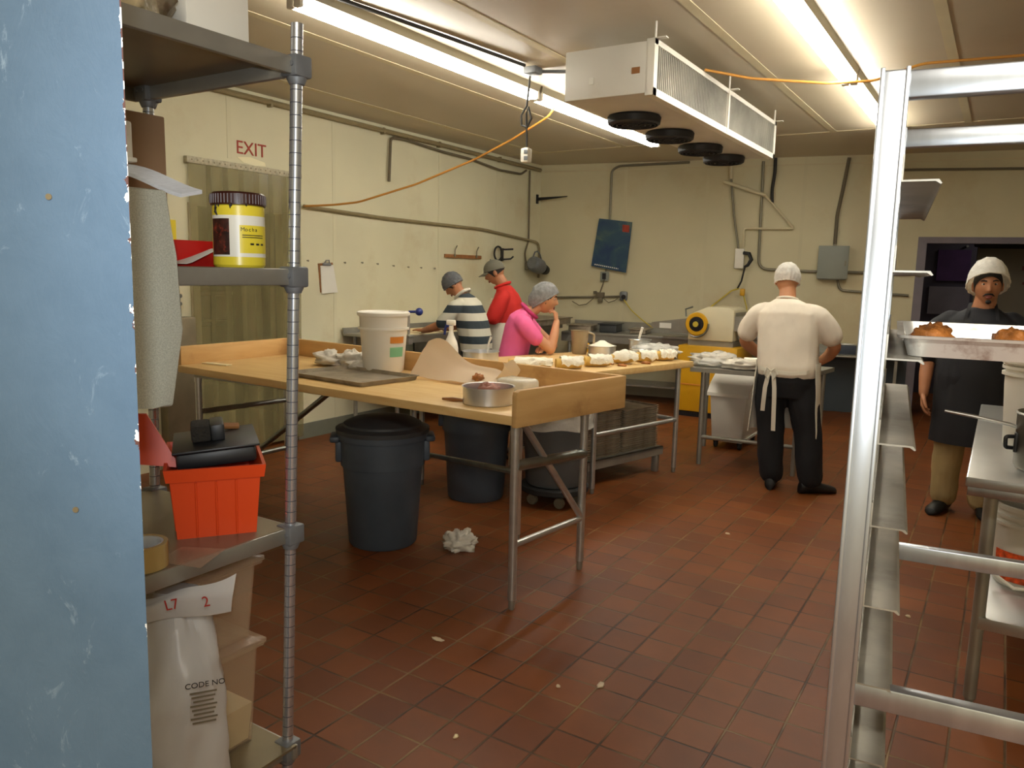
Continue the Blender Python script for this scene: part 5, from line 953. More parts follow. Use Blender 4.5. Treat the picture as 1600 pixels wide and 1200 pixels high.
m = MB(); c = V((-2.86, 8.40, 1.04)); m.lathe([(0, 0), (.12, 0), (.13, .015), (.12, .03), (.085, .03), (.085, .018), (0, .018)], c, 36, Matrix.Rotation(PI/2, 3, 'X')); m.build('dial', MAT['yellow'], t)
m = MB(); m.lathe([(0, .0), (.08, 0), (.08, .03), (.045, .032), (.045, .05), (0, .05)], c, 30, Matrix.Rotation(PI/2, 3, 'X')); m.build('dial_hub', MAT['black'], t)
m = MB(); m.lathe([(0, .0), (.034, 0), (.03, .065), (0, .065)], c, 20, Matrix.Rotation(PI/2, 3, 'X')); m.build('dial_knob', MAT['yellowc'], t)
m = MB(); m.tube([c + V((-.05, -.03, .19)), c + V((-.13, -.03, .16)), c + V((-.12, -.03, .08))], .010, 8); m.tube([c + V((.14 * math.cos(a), -.035, .14 * math.sin(a))) for a in [-2.0 + i * .16 for i in range(14)]], .010, 8); m.build('guard_lever', MAT['galv'], t)
m = MB(); m.prism([(-3.42, .97), (-2.97, .93), (-2.97, 1.10), (-3.42, 1.03)], (0, 8.45, 0), XU, ZU, YU, .42); m.build('conveyor', MAT['dirtsteel'], t, smooth=False)
m = MB(); m.prism([(-2.46, .98), (-1.75, 1.0), (-1.75, 1.06), (-2.46, 1.14)], (0, 8.45, 0), XU, ZU, YU, .42); m.build('conveyor', MAT['dirtsteel'], t, smooth=False)
m = MB(); m.box((-3.25, 8.447, 1.0), (.14, .004, .06)); m.build('sticker', MAT['paper'], t); m = MB(); m.box((-2.30, 8.447, 1.03), (.15, .004, .07)); m.build('sticker', MAT['paper'], t)
m = MB(); m.bx(-2.44, -2.1, 8.5, 8.8, .88, .95, .02); m.build('motor_box', MAT['galv'], t)
m = MB(); m.bx(-2.47, -2.455, 8.47, 8.87, 1.02, 1.18); m.build('side_plate', MAT['dirtsteel'], t)
# counters along the walls
t = thing('left_counter', 'steel counter along the left wall', 'counter', (-4.98, 7.2, 0))
m = MB(); m.bx(-5.33, -4.64, 5.42, 8.55, .925, .95, .004); m.bx(-4.66, -4.64, 5.42, 8.55, .89, .95); m.bx(-5.34, -5.32, 5.42, 8.55, .95, 1.0); m.build('worktop', MAT['dirtsteel'], t)
m = MB(); m.bx(-4.74, -4.72, 5.75, 8.5, .45, .92); m.bx(-5.3, -4.72, 5.75, 5.77, .45, .92); m.build('front_panel', MAT['galv'], t)
for y in (5.5, 7.0, 8.45):
    for x in (-4.72, -5.25): m = MB(); m.cyl((x, y, 0), (x, y, .925), .02, n=12); m.build('leg', MAT['dirtsteel'], t)
m = MB(); m.bx(-5.2, -4.72, 5.65, 7.2, .951, .965, .003); tag(m.build('floured_board', MAT['dough']), 'floured board on the left counter before the two men', 'board')
t = thing('back_counter', 'steel counter with a splashback along the back wall', 'counter', bw(1.5, 0, .3))
m = MB(); wbox(m, .55, 2.3, .80, .84, .06, .62, .004); wbox(m, .55, 2.3, .84, .96, .045, .07); wbox(m, .55, 2.3, .72, .80, .60, .62); m.build('worktop', MAT['dirtsteel'], t)
for s in (.65, 2.2):
    for o in (.12, .58): m = MB(); m.cyl(bw(s, 0, o), bw(s, .8, o), .02, n=12); m.build('leg', MAT['dirtsteel'], t)
m = MB(); wbox(m, .6, 2.25, .2, .22, .1, .58); m.build('undershelf', MAT['dirtsteel'], t)
for i, (s, w, h2, lb, mt) in enumerate(((.75, .30, .07, 'dark tray stack at the left end of the back counter', 'pan'), (1.12, .22, .10, 'dark bundle of tools on the back counter', 'binlid'), (1.5, .2, .05, 'low dark tray on the middle of the back counter', 'pan'))):
    m = MB(); wbox(m, s - w/2, s + w/2, .841, .841 + h2, .2, .5, .012); wbox(m, s - w/2 - .02, s + w/2 + .02, .841 + h2, .853 + h2, .18, .52, .004); tag(m.build('tray', MAT[mt]), lb, 'tray')
t = thing('wall_trough', 'long dark steel trough on the left counter in the room corner', 'trough', (-4.9, 8.3, .95))
m = MB(); m.bx(-5.2, -4.5, 7.7, 8.5, .952, 1.02, .006); m.bx(-5.22, -4.48, 7.68, 8.52, 1.02, 1.035, .004); m.build('trough', MAT['pan'], t)
t = thing('steel_splash', 'steel wash shelf on the back wall right of the man in white', 'shelf', bw(3.7, .68, .1))
m = MB(); wbox(m, 2.75, 4.5, .685, .80, .004, .015); wbox(m, 2.75, 4.5, .681, .699, .022, .35, .004); m.build('splash_panel', MAT['dirtsteel'], t)
m = MB(); wbox(m, 3.0, 3.03, 0, .67, .28, .31); wbox(m, 4.4, 4.43, 0, .67, .28, .31); m.build('support_leg', MAT['dirtsteel'], t)
t = thing('soap_holder', 'dark wall dispenser above the steel wash shelf', 'dispenser', bw(3.88, .69, .05)); m = MB(); wbox(m, 3.80, 4.0, .69, .80, .016, .1, .008); m.build('holder', M_('slate_blue', '#3c4352', .5), t); m = MB(); wbox(m, 3.8, 4.0, .80, .82, .016, .09, .003); m.build('top_edge', MAT['steel'], t)
m = MB(); m.tube([bw(4.1, .78, .05), bw(4.3, .86, .08), bw(4.5, .93, .1)], .05, 12); tag(m.build('grey_duct', MAT['jamb']), 'grey slanting duct at the right end of the wash shelf', 'duct')
# ---------------------------------------------------------------- people
def remesh(mb, vox, sm=4, ratio=.5, wr=0., wf=9., seed=0., keep=None):
    me = bpy.data.meshes.new('x'); bmesh.ops.recalc_face_normals(mb.bm, faces=mb.bm.faces[:]); mb.bm.to_mesh(me); mb.bm.free()
    o = bpy.data.objects.new('x', me); C.objects.link(o)
    r = o.modifiers.new('r', 'REMESH'); r.mode = 'VOXEL'; r.voxel_size = vox
    s = o.modifiers.new('s', 'SMOOTH'); s.iterations = sm; s.factor = .5
    if ratio < 1: d = o.modifiers.new('d', 'DECIMATE'); d.ratio = ratio
    dg = bpy.context.evaluated_depsgraph_get(); dg.update()
    out = bpy.data.meshes.new_from_object(o.evaluated_get(dg)); bpy.data.objects.remove(o)
    if wr:
        for v in out.vertices:
            p = v.co * wf + V((seed, seed * 2, 0)); q = V((p.x, p.y, p.z * .55))
            v.co += v.normal * wr * (noise.fractal(q, .8, 2., 3) + .7 * noise.noise(q * .6))
    for p in out.polygons: p.use_smooth = True
    return out
def ering(c, a, b, ax, ay, n=24, ex=2.4):
    c, ax, ay = V(c), V(ax), V(ay); R = []
    for j in range(n):
        t = 2 * PI * j / n; ct, st = math.cos(t), math.sin(t)
        R.append(c + ax * (a * math.copysign(abs(ct) ** (2/ex), ct)) + ay * (b * math.copysign(abs(st) ** (2/ex), st)))
    return R
def torso(mb, secs, ex=2.3):
    """secs: (centre, half width, half depth, lateral twist, pitch)"""
    R = []
    for (c, a, b, tw, pt) in secs:
        ax = V((math.cos(tw), math.sin(tw), 0)); f = V((-math.sin(tw), math.cos(tw), 0)); ay = f * math.cos(pt) - ZU * math.sin(pt) * 1
        R.append(ering(c, a, b, ax, ay, 28, ex))
    mb.rings(R)
def limb(mb, P, r, n=16):
    # subdivide the joints so that the limb bends softly
    Q, S = [], []
    for i in range(len(P) - 1):
        for k in range(6):
            u = k / 6; Q.append(V(P[i]).lerp(V(P[i+1]), u)); S.append(r[i] * (1-u) + r[i+1] * u)
    Q.append(V(P[-1])); S.append(r[-1])
    for _ in range(2):
        Q = [Q[0]] + [(Q[i-1] + Q[i] * 2 + Q[i+1]) / 4 for i in range(1, len(Q)-1)] + [Q[-1]]
    mb.tube(Q, S, n)
    mb.sph(Q[0], S[0], 12); mb.sph(Q[-1], S[-1], 12)
def hand(mb, w, d, nrm, th, curl=.5, sc=1.):
    """w wrist, d towards the fingers, nrm out of the palm side, th towards the thumb side"""
    w, d, nrm = V(w), V(d).normalized(), V(nrm); nrm = (nrm - d * nrm.dot(d)).normalized(); s = d.cross(nrm)
    if s.dot(V(th)) < 0: s = -s
    mb.rings([ering(w + d * (k * .088 * sc), (.026 + .016 * min(1, k * 1.6)) * sc, (.019 - .005 * k) * sc, s, nrm, 14) for k in (-.12, 0, .25, .5, .8, 1.0)])
    for i, (o, L) in enumerate(((.031, .072), (.0105, .080), (-.0105, .074), (-.030, .058))):
        p = w + d * ((.082 - .006 * abs(i - 1)) * sc) + s * (o * sc); a = 0; pts = [p - d * .015, p]
        for k in range(3):
            a += curl * (.75 if k == 0 else .9) * (1 + .08 * i); dd = d * math.cos(a) + nrm * math.sin(a) + s * (o * .9 if k == 0 else 0); p = p + dd.normalized() * (L * sc * (.45, .32, .25)[k]); pts.append(p)
        mb.tube(pts, [.0105 * sc, .0102 * sc, .0095 * sc, .0088 * sc, .0072 * sc], 10)
    p = w + d * .02 * sc + s * .022 * sc; q = p + (d * .55 + s * .75 + nrm * .25).normalized() * .042 * sc; e = q + (d * .85 + s * .35 + nrm * .3).normalized() * .033 * sc; f = e + (d * .95 + s * .05 + nrm * .35).normalized() * .026 * sc
    mb.tube([p, q, e, f], [.016 * sc, .0135 * sc, .0115 * sc, .0085 * sc], 10)
def head(mb, c, R, sc=1.):
    """R columns: right, forward, up of the head; returns a function placing points on the face"""
    c = V(c)
    def f(p):
        x, y, z = p
        w = .077 * (1 - (.30 * max(0, -z) ** 1.6)) ; dp = .098; hh = .118
        if z < 0: 
            y2 = y
            if y > 0: y2 = y * (1 - .10 * (-z))
            else: y2 = y * (1 - .45 * (-z) ** 1.2)
            y = y2
        X, Y, Z = x * w, y * dp, z * hh
        if p.y > .2:
            fx = X / .077
            Y -= .004 * math.exp(-((abs(X) - .031) / .016) ** 2 - ((Z - .012) / .013) ** 2) * 1.6      # eye sockets
            Y += .024 * math.exp(-(X / .013) ** 2 - ((Z + .028) / .014) ** 2) + .012 * math.exp(-(X / .010) ** 2 - ((Z + .006) / .020) ** 2)   # nose
            Y += .004 * math.exp(-(X / .05) ** 2 - ((Z - .032) / .012) ** 2)                               # brow
            Y += .006 * math.exp(-(X / .024) ** 2 - ((Z + .062) / .007) ** 2) + .005 * math.exp(-(X / .022) ** 2 - ((Z + .074) / .006) ** 2)   # lips
            Y += .010 * math.exp(-(X / .024) ** 2 - ((Z + .100) / .014) ** 2)                              # chin
        return V((X, Y, Z))
    t = bmesh.new(); bmesh.ops.create_uvsphere(t, u_segments=64, v_segments=48, radius=1)
    for v in t.verts: v.co = f(v.co) * sc
    mt = Matrix.Translation(c) @ R.to_4x4(); mb.add(t, mt); t.free()
    for s in (-1, 1): mb.sph(c + R @ V((s * .078, -.008, -.006)) * sc, (.010 * sc, .020 * sc, .032 * sc), 14, R @ Matrix.Rotation(s * -.25, 3, 'Z'))
    return lambda x, y, z: c + R @ V((x, y, z)) * sc
def headR(yaw, pitch, roll=0.): return rotz(yaw) @ Matrix.Rotation(pitch, 3, 'X') @ Matrix.Rotation(roll, 3, 'Y')
def face(mb, at, R, sc=1., moustache=False):
    """eyes (mat 1, 2), brows (3), lips (4)"""
    for s in (-1, 1):
        mb.mi = 1; mb.sph(at(s * .031, .079, .012), (.0125 * sc, .008 * sc, .0065 * sc), 12, R)
        mb.mi = 2; mb.sph(at(s * .031, .0855, .012), (.0058 * sc, .003 * sc, .0058 * sc), 10, R)
        mb.mi = 3; mb.tube([at(s * .015, .094, .030), at(s * .032, .092, .036), at(s * .05, .080, .031)], [.004 * sc, .0045 * sc, .002 * sc], 8)
    mb.mi = 4; mb.sph(at(0, .087, -.062), (.021 * sc, .008 * sc, .005 * sc), 12, R); mb.sph(at(0, .086, -.072), (.018 * sc, .008 * sc, .006 * sc), 12, R)
    if moustache:
        mb.mi = 3; mb.tube([at(-.03, .076, -.062), at(-.018, .088, -.051), at(0, .093, -.049), at(.018, .088, -.051), at(.03, .076, -.062)], [.003 * sc, .0055 * sc, .005 * sc, .0055 * sc, .003 * sc], 8)
        mb.sph(at(0, .083, -.098), (.017 * sc, .012 * sc, .013 * sc), 12, R)
    mb.mi = 0
def part(me, name, mats, root): return mesh_obj(me, name, mats, root)
def capshape(at, R, sc, z0, gr, k, ruffle=0., back=0., n=40, m_=20, tilt=0., seed=1.):
    """cloth cap over the head above the slanted line z0 + tilt*y; closed lower edge"""
    def f(u, v):
        a = 2 * PI * u; ph = v * PI / 2
        x, y = math.cos(a) * math.cos(ph), math.sin(a) * math.cos(ph)
        zz = z0 + tilt * (y * .1) + (.125 * k - z0) * math.sin(ph)
        rr = 1 + ruffle * (noise.noise(V((x * 3 * seed, y * 3, ph * 3))) + .5 * math.sin(a * 17) * (1 - v) ** 3)
        X = x * .082 * k * rr * gr(v); Y = (y * .103 * k * rr - (back * max(0, -y))) * gr(v)
        return at(X, Y - .004, zz)
    mb = MB(); R_ = [[f(j / n, min(.985, i / m_)) for j in range(n)] for i in range(m_ + 1)]
    inn = [f(j / n, .02) for j in range(n)]; ctr = at(0, 0, z0)
    mb.rings([[p.lerp(ctr, .10) for p in inn]] + R_, cap=False)
    mb.bm.faces.new(mb.bm.verts[-n:]) if False else None
    top = mb.bm.verts[:]; 
    return mb
def shoes(root, a, d, mat, toeup=0.):
    for s, (p, q) in enumerate(zip(a, d)):
        p, q = V(p), V(q).normalized(); n = V((-q.y, q.x, 0)); mb = MB()
        mb.rings([[p + q * y + n * (w * math.cos(t)) + ZU * max(-p.z + .0, -p.z + .001 + hh * .5 + hh * .5 * math.sin(t)) for t in [2*PI*j/16 for j in range(16)]] for y, w, hh in ((-.085, .02, .05), (-.075, .036, .085), (-.03, .042, .11), (.03, .043, .105), (.09, .049, .075), (.15, .05, .06), (.19, .036, .045), (.205, .012, .02))])
        mb.build('shoe', mat, root)
def person(label, loc, rz): 
    t = thing('person', label, 'person', loc); t['rz'] = rz; return t
def ribbon(mb, P, w, th, side):
    side = V(side).normalized(); mb.rings([[V(p) + side * w + V(o) * th, V(p) - side * w + V(o) * th, V(p) - side * w - V(o) * th, V(p) + side * w - V(o) * th] for p, o in P])
def apron_sheet(secs, a0, a1, n=28, th=.004, wav=.012, seed=0.):
    """front panel around the body: secs (z, cx, cy, a, b), angle 90 = front"""
    def f(u, v):
        k = v * (len(secs) - 1); i = min(int(k), len(secs) - 2); w = k - i
        z, cx, cy, a, b = [p * (1 - w) + q * w for p, q in zip(secs[i], secs[i + 1])]
        t = math.radians(a0 + (a1 - a0) * u); r = 1 + wav * math.sin(t * 9 + seed) * v + .03 * noise.noise(V((u * 4, v * 3, seed)))
        return (cx + a * r * math.cos(t), cy + b * r * math.sin(t), z)
    mb = MB(); mb.grid(f, n, 22, th); return mb
def dress(root, rz):
    """finish: turn the whole figure about its feet"""
    root.rotation_euler = (0, 0, rz); del root['rz']
G1 = lambda v: 1.0
def build_at(mb, name, mats, root, **kw):
    """mb in figure coordinates (origin at the feet)"""
    for v in mb.bm.verts: v.co += root.location
    return mb.build(name, mats, root, **kw)
def text_none(): pass

# ---- man in white seen from behind
p = person('person in a white T-shirt, white hair net and black trousers working with his back turned', (-1.30, 5.88, 0), 0)
mb = MB(); R = headR(0.05, -.62, -.05); hc = V((-.075, .135, 1.545))
at = head(mb, hc, R, .98); limb(mb, [(-.045, .05, 1.37), (-.055, .085, 1.44), (-.065, .115, 1.50)], [.066, .060, .058])
torso(mb, [((0, 0, .86), .15, .10, 0, 0), ((0, .01, 1.0), .15, .10, 0, 0), ((-.03, .03, 1.25), .155, .10, 0, 0), ((-.04, .04, 1.35), .11, .06, 0, 0)])
for s in (-1, 1):
    el, wr = (s * .33 - .03, .12, 1.08), (s * .17 - .02, .36, .93)
    limb(mb, [(s * .17 - .035, .04, 1.31), (s * .25 - .03, .06, 1.21), el, (s * .27 - .03, .24, 1.0), wr], [.046, .050, .046, .042, .030]); hand(mb, wr, (-s * .45, .8, -.35), (0, -.3, -1), (-s, .3, 0), .35)
    limb(mb, [(s * .1, 0, .88), (s * .115 + .04, .01, .48), (s * .12 + .08, -.01, .08)], [.075, .055, .04])
m = remesh(mb, .0055, 3, .5); f = MB(); f.bm.from_mesh(m); 
for fc in f.bm.faces: fc.material_index = 0
face(f, at, R, .98); build_at(f, 'body', [MAT['skin'], MAT['eyew'], MAT['eye'], MAT['hair'], MAT['lip']], p)
mb = MB(); torso(mb, [((0, .0, .85), .208, .150, 0, 0), ((0, .0, .93), .216, .160, 0, 0), ((-.01, .015, 1.05), .214, .158, 0, .05), ((-.025, .03, 1.2), .216, .150, 0, .1), ((-.035, .035, 1.3), .212, .134, 0, .15), ((-.04, .045, 1.365), .165, .10, 0, .2), ((-.05, .06, 1.405), .085, .075, 0, .2)], 2.5)
for s in (-1, 1): limb(mb, [(s * .15 - .035, .035, 1.32), (s * .215 - .035, .045, 1.295), (s * .265 - .03, .07, 1.22), (s * .297 - .03, .09, 1.155)], [.070, .078, .082, .082])
part(remesh(mb, .008, 11, .6, .007, 8, 1.), 'shirt', MAT['tee'], p)
mb = MB(); mb.tube([V((-.05, .066, 1.405)) + V((.072 * math.cos(a), .066 * math.sin(a), .006 - .02 * math.sin(a))) for a in [2*PI*i/28 for i in range(28)]], .009, 8, closed=True); build_at(mb, 'shirt_collar', MAT['tee'], p)
mb = MB(); torso(mb, [((0, 0, .70), .195, .135, 0, 0), ((0, -.005, .82), .205, .15, 0, 0), ((0, 0, .93), .195, .14, 0, 0)], 2.4)
for s in (-1, 1): limb(mb, [(s * .102, 0, .80), (s * .118 + .01, .0, .66), (s * .132 + .04, .01, .46), (s * .138 + .06, -.01, .24), (s * .14 + .08, -.01, .12)], [.116, .114, .102, .096, .088])
part(remesh(mb, .009, 5, .6, .008, 7, 2.), 'trousers', MAT['blackp'], p)
shoes(p, [V((-.06, -.02, .0)), V((.22, -.01, 0))], [(-.15, 1, 0), (.8, .6, 0)], MAT['shoe'])
for o in p.children:
    if o.name.startswith('shoe'):
        for v in o.data.vertices: v.co += p.location
sec = [(.96, 0, 0, .222, .172), (.85, 0, 0, .226, .185), (.65, 0, .01, .24, .20), (.42, .0, .02, .26, .22)]
build_at(apron_sheet(sec, -22, 202), 'apron', MAT['apron'], p)
mb = MB()
ribbon(mb, [((x, y, z), (0, 1, 0)) for x, y, z in ((-.215, -.03, .93), (-.16, -.13, .91), (-.07, -.172, .895), (.05, -.175, .89), (.16, -.135, .90), (.215, -.03, .93))], .013, .003, (0, 0, 1))
for (x0, x1, x2, z2) in ((-.09, -.11, -.125, .60), (-.06, -.045, -.04, .46)): ribbon(mb, [((x0, -.18, .90), (0, 1, 0)), ((x1, -.185, .78), (0, 1, 0)), ((x1 * .5 + x2 * .5, -.172, .68), (0, 1, 0)), ((x2, -.15, z2), (0, 1, 0))], .015, .003, (1, 0, 0))
for s in (-1, 1): mb.tube([(-.075, -.182, .90), (-.075 + s * .03, -.195, .925), (-.075 + s * .045, -.195, .88), (-.075 + s * .02, -.19, .84), (-.075, -.184, .895)], .008, 6)
build_at(mb, 'apron_ties', MAT['apron'], p)
mb = MB(); t = bmesh.new(); bmesh.ops.create_uvsphere(t, u_segments=32, v_segments=24, radius=1)
for v in t.verts: v.co = V((v.co.x * .081, v.co.y * .103 - .004, v.co.z * .115 + .012))
bmesh.ops.bisect_plane(t, geom=t.verts[:] + t.edges[:] + t.faces[:], plane_co=(0, 0, -.035), plane_no=(0, -.35, -1), clear_outer=True); bmesh.ops.bisect_plane(t, geom=t.verts[:] + t.edges[:] + t.faces[:], plane_co=(0, .022, -.03), plane_no=V((0, .092, -.07)).normalized(), clear_outer=True)
HAIRCUT = t
def hair(root, at, R, sc, mat=None):
    mb = MB(); mb.add(HAIRCUT.copy(), Matrix.Translation(at(0, 0, 0)) @ (R * sc).to_4x4()); 
    # keep the face clear: drop hair in front of the hairline
    inv = R.transposed(); c = at(0, 0, 0)
    return build_at(mb, 'hair', mat or MAT['hair'], root)
def net(root, at, R, sc, mat, k=1.12, zc=.028, rz=.112, back=.02, front=.045, seed=1., low=-.045, slope=.55, name='hair_net', puff=0.):
    """bouffant net: puffed cap cut by a slanted plane, with a gathered edge"""
    t = bmesh.new(); bmesh.ops.create_uvsphere(t, u_segments=64, v_segments=40, radius=1)
    for v in t.verts:
        n = v.co.normalized(); q = 1 + .035 * noise.fractal(n * 4.5 + V((seed, 0, 0)), .7, 2, 3) + .02 * math.sin(math.atan2(n.y, n.x) * 20) * max(0, .6 - n.z)
        b = back + puff * max(0, -n.z + .2)
        v.co = V((n.x * (.084 + puff * .3) * k * q, (n.y * .102 * k - b * max(0, -n.y)) * q, n.z * rz * k * q + zc))
    no = V((0, -slope, -1)).normalized()
    bmesh.ops.bisect_plane(t, geom=t.verts[:] + t.edges[:] + t.faces[:], plane_co=(0, .0, low + .0), plane_no=V((0, slope, -1)).normalized(), clear_outer=True)
    edge = [v.co.copy() for v in t.verts if len([e for e in v.link_edges if e.is_boundary])]
    mb = MB(); mt = Matrix.Translation(at(0, 0, 0)) @ (R * sc).to_4x4(); mb.add(t, mt)
    ed = sorted(edge, key=lambda c: math.atan2(c.y, c.x)); mb.tube([mt @ c for c in ed], .006 * sc, 6, closed=True)
    return build_at(mb, name, mat, root)
hair(p, at, R, .98); net(p, at, R, .98, MAT['net'], 1.14, .03, .10, .012, low=-.018, slope=.35)
dress(p, 0.02)

# ---- man in black facing the camera
p = person('person with moustache in black T-shirt, long black apron and khaki trousers facing the camera', (-.115, 5.98, 0), PI)
LOC = p.location
mb = MB(); R = headR(0.10, -.02, .03); hc = V((-.015, .045, 1.545)); at = head(mb, hc, R, 1.03); limb(mb, [(0, .0, 1.36), (-.01, .015, 1.43), (-.015, .02, 1.49)], [.075, .066, .064])
torso(mb, [((0, 0, .9), .16, .11, 0, 0), ((0, .01, 1.1), .16, .12, 0, 0), ((0, 0, 1.28), .17, .10, 0, 0), ((0, 0, 1.36), .12, .07, 0, 0)])
for s in (-1, 1):
    el, wr = (s * .285, -.02, 1.04), (s * .29, .07, .815)
    limb(mb, [(s * .18, 0, 1.30), (s * .25, -.01, 1.19), el, (s * .29, .03, .93), wr], [.045, .05, .046, .042, .031]); hand(mb, wr, (-s * .05, .12, -1), (-s, .1, 0), (0, 1, 0), .42, 1.05)
    limb(mb, [(s * .1, 0, .88), (s * .11, .01, .48), (s * .11, -.01, .08)], [.08, .058, .04])
m = remesh(mb, .0052, 2, .6); f = MB(); f.bm.from_mesh(m)
face(f, at, R, 1.03, True); build_at(f, 'body', [MAT['skinb'], MAT['eyew'], MAT['eye'], MAT['hair'], MAT['lip']], p)
mb = MB(); torso(mb, [((0, .01, .80), .225, .17, 0, 0), ((0, .02, .95), .236, .185, 0, 0), ((0, .02, 1.1), .236, .175, 0, 0), ((0, .005, 1.24), .238, .15, 0, 0), ((0, 0, 1.32), .21, .12, 0, 0), ((0, 0, 1.37), .13, .088, 0, 0), ((0, .002, 1.402), .085, .075, 0, 0)], 2.4)
for s in (-1, 1): limb(mb, [(s * .17, 0, 1.31), (s * .23, -.005, 1.26), (s * .272, -.01, 1.16), (s * .285, -.018, 1.08)], [.07, .084, .084, .078])
part(remesh(mb, .008, 11, .6, .006, 8, 4.), 'shirt', MAT['blacks'], p)
mb = MB(); torso(mb, [((0, 0, .72), .185, .135, 0, 0), ((0, 0, .82), .20, .15, 0, 0), ((0, .01, .9), .2, .15, 0, 0)], 2.4)
for s in (-1, 1): limb(mb, [(s * .10, 0, .80), (s * .105, .01, .66), (s * .11, .015, .46), (s * .113, 0, .24), (s * .113, -.005, .12)], [.11, .104, .092, .086, .082])
part(remesh(mb, .009, 4, .6, .010, 9, 5.), 'trousers', MAT['khaki'], p)
shoes(p, [V((-.115, -.02, 0)), V((.115, -.02, 0))], [(-.2, 1, 0), (.35, 1, 0)], MAT['shoe'])
for o in p.children:
    if o.name.startswith('shoe'):
        for v in o.data.vertices: v.co += LOC
sec = [(1.27, 0, .01, .16, .150), (1.12, 0, .02, .215, .178), (.98, 0, .022, .23, .188), (.80, 0, .02, .228, .185), (.62, 0, .02, .228, .18), (.50, 0, .02, .232, .178)]
build_at(apron_sheet(sec, -5, 185), 'apron', MAT['aprb'], p)
mb = MB(); ribbon(mb, [((x, y, z), (0, 1, 0)) for x, y, z in ((-.10, .12, 1.27), (-.085, .10, 1.36), (-.07, .02, 1.43), (0, -.05, 1.44), (.07, .02, 1.43), (.085, .10, 1.36), (.10, .12, 1.27))], .01, .003, (1, 0, 0)); build_at(mb, 'apron_strap', MAT['aprb'], p)
hair(p, at, R, 1.03); net(p, at, R, 1.03, MAT['net'], 1.34, .020, .118, .0, low=.004, slope=.66, seed=4., puff=.01)
dress(p, PI + .03)

# ---- man in striped shirt bending over the left counter
p = person('person in a dark and white striped polo shirt bending over the left counter', (-4.20, 6.03, 0), PI/2)
mb = MB(); R = headR(.35, -.75); hc = V((.02, .285, 1.435)); at = head(mb, hc, R, .97); limb(mb, [(0, .14, 1.29), (.0, .19, 1.345), (.01, .23, 1.39)], [.066, .06, .058])
torso(mb, [((0, 0, .86), .15, .1, 0, 0), ((0, .03, 1.0), .15, .1, 0, .1), ((0, .10, 1.2), .16, .1, 0, .3), ((0, .13, 1.29), .12, .07, 0, .4)])
for s in (-1, 1):
    el, wr = (s * .255, .27, 1.06), (s * .20, .50, .995)
    limb(mb, [(s * .165, .13, 1.235), (s * .24, .18, 1.15), el, (s * .25, .39, 1.02), wr], [.042, .046, .043, .039, .028]); hand(mb, wr, (-s * .2, 1, .02), (0, 0, -1), (-s, 0, 0), .10)
    limb(mb, [(s * .1, -.02, .86), (s * .11, 0, .48), (s * .11, -.02, .08)], [.075, .055, .04])
m = remesh(mb, .006, 3, .5); f = MB(); f.bm.from_mesh(m); face(f, at, R, .97); build_at(f, 'body', [MAT['skinb'], MAT['eyew'], MAT['eye'], MAT['hair'], MAT['lip']], p)
mb = MB(); torso(mb, [((0, -.01, .79), .19, .135, 0, 0), ((0, 0, .92), .195, .145, 0, 0), ((0, .03, 1.03), .20, .145, 0, .15), ((0, .075, 1.15), .20, .14, 0, .3), ((0, .11, 1.24), .19, .12, 0, .4), ((0, .135, 1.30), .13, .09, 0, .45), ((0, .165, 1.33), .085, .07, 0, .5)], 2.4)
for s in (-1, 1): limb(mb, [(s * .15, .12, 1.245), (s * .20, .145, 1.215), (s * .25, .20, 1.12), (s * .262, .235, 1.085)], [.07, .078, .072, .070])
part(remesh(mb, .008, 11, .6, .006, 8, 7.), 'shirt', MAT['stripe'], p)
mb = MB(); mb.tube([V((0, .165, 1.335)) + V((.075 * math.cos(a), .07 * math.sin(a), .012 - .05 * math.sin(a))) for a in [2*PI*i/28 for i in range(28)]], .016, 8, closed=True); build_at(mb, 'shirt_collar', MAT['collar'], p)
mb = MB(); torso(mb, [((0, -.02, .68), .175, .125, 0, 0), ((0, -.02, .8), .19, .14, 0, 0), ((0, 0, .88), .18, .13, 0, 0)])
for s in (-1, 1): limb(mb, [(s * .1, -.02, .80), (s * .105, -.01, .64), (s * .11, 0, .46), (s * .11, -.02, .07)], [.105, .098, .085, .075])
part(remesh(mb, .011, 4, .6), 'trousers', MAT['navy'], p)
shoes(p, [V((-.11, -.03, 0)), V((.11, -.03, 0))], [(-.1, 1, 0), (.1, 1, 0)], MAT['shoe'])
for o in p.children:
    if o.name.startswith('shoe'):
        for v in o.data.vertices: v.co += p.location
hair(p, at, R, .97); net(p, at, R, .97, M_('dark_net', '#5c5f62', .8, var=.25, vs=50), 1.08, .022, .105, .004, low=-.004, slope=.25, seed=7.)
p.scale = (.86, .97, 1); dress(p, PI/2 + .05)

# ---- man in red shirt with cap and white apron
p = person('person in a red shirt, grey cap and white apron standing at the left counter', (-4.27, 6.71, 0), PI/2)
mb = MB(); R = headR(.15, -.38); hc = V((0, .155, 1.555)); at = head(mb, hc, R, 1.0); limb(mb, [(0, .04, 1.38), (0, .08, 1.45), (0, .12, 1.51)], [.072, .066, .064])
torso(mb, [((0, 0, .9), .16, .11, 0, 0), ((0, .01, 1.1), .16, .12, 0, 0), ((0, .03, 1.28), .17, .10, 0, 0), ((0, .04, 1.37), .12, .07, 0, 0)])
for s in (-1, 1):
    el, wr = (s * .265, .13, 1.10), (s * .13, .37, 1.07)
    limb(mb, [(s * .18, .03, 1.31), (s * .25, .07, 1.21), el, (s * .21, .26, 1.05), wr], [.045, .05, .046, .042, .030]); hand(mb, wr, (-s * .35, .9, -.25), (0, 0, -1), (-s, 0, 0), .4)
    limb(mb, [(s * .1, 0, .88), (s * .11, .01, .48), (s * .11, -.01, .08)], [.08, .058, .04])
